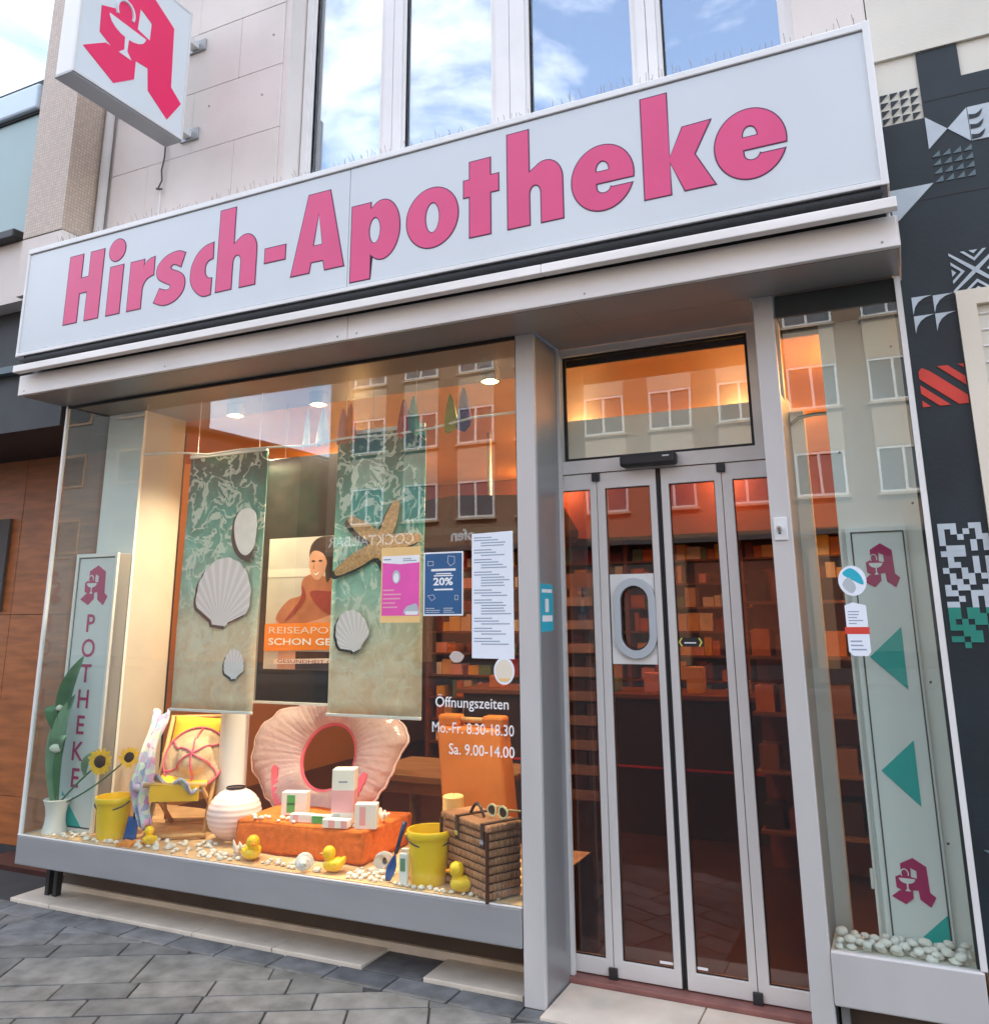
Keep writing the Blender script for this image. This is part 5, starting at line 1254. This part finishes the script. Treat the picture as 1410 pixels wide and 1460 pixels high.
duck('yellow rubber duck on the sand near the paper lantern', (-3.40, 4.0, FZ), -40, 1.05)
duck('yellow rubber duck on the sand at the plinth front', (-2.84, 3.99, FZ), -160, 1.0)
duck('yellow rubber duck on the sand in front of the wicker basket', (-2.07, 3.965, FZ), 200, 1.08)
duck('small yellow rubber duck half hidden behind the scarf', (-4.16, 4.0, FZ), 150, .8)

# ---- shells
def conch(label, loc, rz, k=1):
    t = MB()
    t.grid(lambda u, v: (.05 * k * (1 - v) * math.cos(v * 16) * .4 + .034 * k * (1 - v) ** .8 * math.cos(u * 6.2832), .034 * k * (1 - v) ** .8 * math.sin(u * 6.2832) + .02 * k * (1 - v) * math.sin(v * 16), .03 * k + .10 * k * v * .8), 14, 22, True)
    o = t.build('sea_shell', 'shell_white', None, smooth=True, origin=(0, 0, 0)); o.location = loc; o.rotation_euler = (R(80), 0, R(rz)); tag(o, label, 'shell', 'sea shells in the display')
conch('white spiral shell on the sand before the plinth', (-3.02, 3.965, FZ + .035), 40, 1.0)
conch('white spiral shell on the orange plinth beside the boxes', (-2.83, 4.36, Z2 + .03), 100, .8)
conch('cream spiral shell on the sand near the plinth corner', (-2.60, 4.08, FZ + .035), 200, 1.1)
conch('pale spiral shell on the sand left of the first duck', (-3.55, 3.98, FZ + .035), 130, 1.0)
sfm = MB().poly(star(0, 0, [(90 + 72 * i, .08, .025) for i in range(5)], .03), (0, 0, 0), 'U', 0, .016).build('dried_starfish', 'petal_orange', None, origin=(0, 0, 0)); sfm.location = (-4.27, 3.965, FZ + .001); tag(sfm, 'small orange starfish lying on the sand by the blue shovel', 'starfish')

# ---- pebbles
peb = []
for k in range(4):
    g = MB(); g.ball((0, 0, 0), 1, 2, (1, random.uniform(.7, .9), random.uniform(.5, .7)), .10)
    me_o = g.build('pebble', 'pebble', None, smooth=True, local=True); peb.append(me_o.data); bpy.data.objects.remove(me_o)
def pebble(x_, y_, z_, r_, label, group):
    o = bpy.data.objects.new('pebble', random.choice(peb)); COL.objects.link(o)
    o.location = (x_, y_, z_ + r_ * .5); o.scale = (r_, r_, r_); o.rotation_euler = (random.uniform(-.2, .2), random.uniform(-.2, .2), random.uniform(0, 6))
    tag(o, label, 'pebble', group)
rnd = random.Random(21)
clusters = [(-4.93, -4.70, 3.925, 4.02, 16), (-4.28, -3.75, 3.925, 4.16, 36), (-3.75, -3.45, 3.925, 4.04, 22), (-3.30, -3.05, 3.925, 4.06, 14), (-2.95, -2.90, 3.925, 3.98, 3), (-2.75, -2.52, 3.925, 4.10, 44), (-2.45, -2.15, 3.92, 3.945, 16), (-2.25, -1.85, 3.915, 3.945, 5), (-4.62, -4.35, 3.92, 3.96, 6)]
placed = []
for a, b, c, d, n in clusters:
    for _ in range(n):
        for _try in range(12):
            x_, y_, r_ = rnd.uniform(a, b), rnd.uniform(c, d), rnd.uniform(.010, .024)
            if all(math.hypot(x_ - p[0], y_ - p[1]) > (r_ + p[2]) * .92 for p in placed):
                placed.append((x_, y_, r_)); pebble(x_, y_, FZ - .001, r_, 'small white pebble scattered on the sand in the window', 'white pebbles on the window sand'); break
pl2 = []
for _ in range(40):
    x_, y_, r_ = rnd.uniform(-3.55, -2.82), rnd.uniform(4.14, 4.22), rnd.uniform(.010, .020)
    if all(math.hypot(x_ - p[0], y_ - p[1]) > (r_ + p[2]) for p in pl2) and not (-3.30 < x_ < -2.87 and y_ > 4.155):
        pl2.append((x_, y_, r_)); pebble(x_, y_, tpz + .001, r_, 'small white pebble on the orange towel plinth', 'white pebbles on the orange plinth')
pl3 = []
for _ in range(700):
    lay = _ // 400; x_, y_, r_ = rnd.uniform(-.385, .075), rnd.uniform(3.915, 4.05), rnd.uniform(.017, .028)
    if all(p[3] != lay or math.hypot(x_ - p[0], y_ - p[1]) > (r_ + p[2]) * .85 for p in pl3):
        pl3.append((x_, y_, r_, lay)); pebble(x_, y_, .399 + .020 * lay, r_, 'white pebble in the tray of the narrow side window', 'white pebbles in the side window tray')

# ================================================================== INSIDE THE SHOP
tb = thing('wooden_table', 'dark brown wooden table standing behind the window display', 'table', (-2.9, 5.25, .02))
bx('table_top', 'wood_brown', tb, -3.35, -2.35, 4.95, 5.6, .655, .70, .006)
bx('apron', 'wood_brown', tb, -3.28, -2.42, 5.0, 5.03, .58, .654)
for xx in (-3.3, -2.45):
    for yy in (5.0, 5.5): bx('leg', 'wood_brown', tb, xx, xx + .06, yy, yy + .06, .02, .655)
rk = thing('leaflet_rack', 'tall leaflet rack with stacked trays inside the door', 'rack', (-1.93, 5.25, .02))
bx('back', 'shelf_wood', rk, -2.08, -1.78, 5.38, 5.42, .02, 1.95)
bx('base', 'counter_dark', rk, -2.08, -1.78, 5.0, 5.38, .02, .10)
for k in range(9):
    z0 = .60 + k * .142
    ty = bx('tray', 'shelf_wood', rk, -2.08, -1.78, 5.16, 5.379, z0, z0 + .012)
    bx('tray_front', 'tray_brown', ty, -2.08, -1.78, 5.148, 5.159, z0, z0 + .055)
    for j in range(3): bx('leaflet', random.choice(['tray_brown', 'shelf_wood', 'interior_red', 'base_brown']), ty, -2.07 + j * .097, -1.985 + j * .097, 5.26, 5.30, z0 + .013, z0 + .115)
ct = thing('service_counter', 'dark wooden service counter in the shop behind the doors', 'counter', (-2.2, 7.2, .02))
bx('body', 'counter_dark', ct, -3.6, -.6, 6.9, 7.4, .02, 1.02)
bx('counter_top', 'shelf_wood', ct, -3.65, -.55, 6.85, 7.45, 1.021, 1.06, .005)
bx('light_strip', 'red_line', ct, -3.5, -.7, 6.885, 6.899, .50, .515)
for k in range(8):
    x_ = -3.4 + k * .35; t = thing('counter_box', 'small ' + ['orange', 'red', 'cream', 'green', 'pink', 'yellow', 'white', 'blue'][k] + ' carton standing on the service counter', 'carton', (x_, 7.1, 1.06), 0, 'cartons on the counter')
    bx('carton', ['orange_case', 'cloth_red', 'cream_print', 'leaf_pale', 'box_pink', 'yellow_cloth', 'box_white', 'blue_plastic'][k], t, x_, x_ + .13, 7.0, 7.12, 1.061, 1.061 + .10 + .05 * (k % 3), .003)
sv = thing('medicine_shelf', 'tall wooden wall shelf packed with medicine boxes at the back of the shop', 'shelf', (-2.3, 9.2, .02))
bx('back', 'shelf_wood', sv, -5.2, -.3, 9.36, 9.40, .02, 2.45)
for xx in (-5.2, -3.97, -2.74, -1.51, -.34): bx('upright', 'shelf_wood', sv, xx, xx + .04, 9.0, 9.359, .02, 2.45)
rnd = random.Random(2)
for k in range(9):
    z0 = .25 + k * .245
    bx('board', 'shelf_wood', sv, -5.158, -.345, 9.02, 9.358, z0, z0 + .02)
    mbs = {}
    x_ = -5.1
    while x_ < -.5:
        ww, hh = rnd.uniform(.05, .16), rnd.uniform(.09, .20)
        if all(not (u - ww < x_ < u + .045) for u in (-3.97, -2.74, -1.51)) and rnd.random() < .85:
            m = rnd.choice(['candle', 'cream_print', 'box_white', 'orange_case', 'leaf_pale', 'box_pink', 'cloth_red', 'yellow_cloth', 'interior_red'])
            y0_ = 9.06 + rnd.uniform(0, .03)
            if k >= 4:
                q = bx('medicine_carton', m, None, x_, x_ + ww - .008, y0_, 9.28, z0 + .021, z0 + .021 + hh)
                tag(q, {'candle': 'yellow', 'cream_print': 'cream', 'box_white': 'white', 'orange_case': 'orange', 'leaf_pale': 'green', 'box_pink': 'pink', 'cloth_red': 'red', 'yellow_cloth': 'golden', 'interior_red': 'dark red'}[m] + ' medicine carton on the wooden wall shelf', 'carton', 'cartons on the wall shelf')
            else: mbs.setdefault(m, MB()).box(x_, x_ + ww - .008, y0_, 9.28, z0 + .021, z0 + .021 + hh)
        x_ += ww
    for m, b_ in mbs.items():
        q = b_.build('medicine_boxes', m, sv); q['kind'] = 'stuff'
dl = thing('hanging_lamp_hood', 'dark octagonal ceiling hood over the sales area', 'lamp', (-2.65, 5.9, 2.2))
MB().lathe([(0, 0), (.75, 0), (.75, .05), (.60, .30), (0, .30)], (-2.95, 6.1, 2.25), 8).build('hood', 'counter_dark', dl)
MB().tube([(-2.95, 6.1, 2.55), (-2.95, 6.1, 3.14)], .02, 8).build('rod', 'chrome', dl)
def lamp(kind, loc, label, energy, col, group, size=.07, spot=None):
    t = thing(kind, label, 'lamp', loc, 0, group)
    MB().lathe([(.055, .0), (.062, .0), (.062, .08), (0, .08), (0, .075), (.055, .075)], loc, 20).build('housing', 'chrome', t, smooth=40)
    MB().ball((loc[0], loc[1], loc[2] + .025), .035, 2, (1, 1, .6)).build('bulb', emis('bulb_warm', (1, .62, .3), 18), t, smooth=True)
    ld = bpy.data.lights.new('lamp_light', 'SPOT' if spot else 'POINT'); ld.energy = energy; ld.color = col; ld.shadow_soft_size = size
    if spot: ld.spot_size = R(spot); ld.spot_blend = .8
    lo = bpy.data.objects.new('lamp_light', ld); COL.objects.link(lo); lo.parent = t; lo.location = (0, 0, -.04)
for k, xx in enumerate((-4.05, -3.35, -2.1)):
    lamp('display_lamp', (xx, 4.36, 3.04), ['round ceiling lamp over the deck chair', 'round ceiling lamp over the travel poster', 'round ceiling lamp over the wicker basket'][k], 68, (1, .78, .52), 'lamps over the window display', .06, 120)
WARM = (1, .50, .18)
for (xx, yy), lab in (((-1.0, 6.6), 'round ceiling lamp over the service counter'), ((-2.3, 6.6), 'round ceiling lamp behind the orange case'), ((-4.6, 6.6), 'round ceiling lamp deep on the left of the shop'), ((-1.5, 8.2), 'round ceiling lamp before the medicine shelf'), ((-3.2, 8.2), 'round ceiling lamp above the shelf middle'), ((.1, 5.0), 'round ceiling lamp behind the side window')):
    lamp('ceiling_lamp', (xx, yy, 3.05), lab, 12, WARM, 'lamps in the shop ceiling', .1)
# the gable end shelf with red goods seen through the narrow side window
gs = thing('goods_stand', 'stand with red and orange goods behind the narrow side window', 'stand', (-.4, 6.2, .02))
bx('back', 'interior_red', gs, -1.0, .3, 6.4, 6.44, .02, 1.9)
for k in range(5):
    bd_ = bx('board', 'shelf_wood', gs, -1.0, .3, 6.05, 6.399, .3 + k * .36, .32 + k * .36)
    for j in range(8):
        bx('goods', random.choice(['counter_dark', 'cloth_red', 'orange_case', 'interior_red', 'shelf_wood', 'shelf_wood']), bd_, -.98 + j * .16, -.98 + j * .16 + .12, 6.1, 6.3, .321 + k * .36, .321 + k * .36 + random.uniform(.12, .26))

# ================================================================== ACROSS THE STREET (seen in the glass)
ob_ = thing('opposite_building', 'plastered apartment house across the street mirrored in the shop glass', 'building', (-3, -22, 0))
XW0, XW1, YO = -20.7, 22, -20
bx('wall', 'op_plaster', ob_, XW0, XW1, YO - 10, YO, 4.0, 15.5)
bx('shop_band', 'op_dark', ob_, XW0, XW1, YO - 10, YO - .3, 0, 3.999)
bx('cornice', 'op_grey', ob_, XW0, XW1, YO + .001, YO + .4, 3.9, 4.05)
bx('roof', 'op_roof', ob_, XW0 - .2, XW1, YO - 10, YO + .3, 15.5, 15.9)
xx = XW0 + 1.2
while xx < XW1 - 2:
    for fl_ in range(4):
        z0 = 5.1 + fl_ * 2.8
        if z0 > 14: continue
        bx('spandrel', 'op_panel', ob_, xx - .02, xx + 1.52, YO + .001, YO + .05, z0 + 1.42, z0 + 2.72)
        wf = MB().poly([rect(0, 1.5, 0, 1.4), rect(.07, .72, .07, 1.33)[::-1], rect(.80, 1.43, .07, 1.33)[::-1]], (xx + 1.5, YO + .002, z0), 'B', 0, .06).build('window', 'win_white', ob_)
        bx('pane', 'op_pane', wf, xx + .06, xx + 1.44, YO + .0015, YO + .012, z0 + .06, z0 + 1.34)
        bx('sill', 'op_panel', wf, xx - .08, xx + 1.58, YO + .002, YO + .16, z0 - .08, z0 - .003)
    xx += 2.4
text('sign_lettering', 'COCKTAILBAR', 'vinyl_white', ob_, (-18.3, YO + .41, 4.25), .42, 3.9, face='B', d=.02, bold=.01)
text('sign_lettering', 'ofen', 'vinyl_white', ob_, (-14.3, YO + .41, 4.25), .42, None, face='B', d=.02, bold=.02)
text('sign_lettering', 'mocca', 'vinyl_white', ob_, (-22.6, YO + .41, 4.25), .36, None, face='B', d=.02, bold=.02)
for k in range(9):
    a = XW0 + .6 + k * 4.6
    bx('shop_pane', 'op_roof' if k % 2 else 'op_grey', ob_, a, a + 3.6, YO - .32, YO - .29, .5, 3.4)
    bx('pier', 'op_plaster', ob_, a + 3.75, a + 4.35, YO - .298, YO, 0, 3.899)
gb = thing('gable_house', 'low brown house with a sloping roof in the gap across the street', 'building', (-24, -21, 0))
MB().poly([(-27.6, 0), (-20.71, 0), (-20.71, 7.8), (-27.6, 9.78)], (0, -20.4, 0), 'F', -2.2, 0).build('wall', 'op_roof', gb)
MB().poly([(-27.7, 9.82), (-20.705, 7.81), (-20.705, 7.93), (-27.7, 9.95)], (0, -20.3, 0), 'F', -2.4, 0).build('roof', 'op_dark', gb)
tl_ = thing('tall_house', 'tall grey house beyond the gap across the street', 'building', (-36, -25, 0))
MB().poly([(-60, -20), (-60, -30), (-39.4, -30), (-27.3, -20)], (0, 0, 0), 'U', 0, 18).build('wall', 'op_grey', tl_)
for i in range(8):
    for j in range(4):
        wf = bx('window', 'op_plaster', tl_, -58 + i * 3.6, -56.4 + i * 3.6, -19.999, -19.94, 4.6 + j * 3.1, 6.2 + j * 3.1)
        bx('pane', 'op_dark', wf, -57.9 + i * 3.6, -56.5 + i * 3.6, -19.939, -19.93, 4.7 + j * 3.1, 6.1 + j * 3.1)
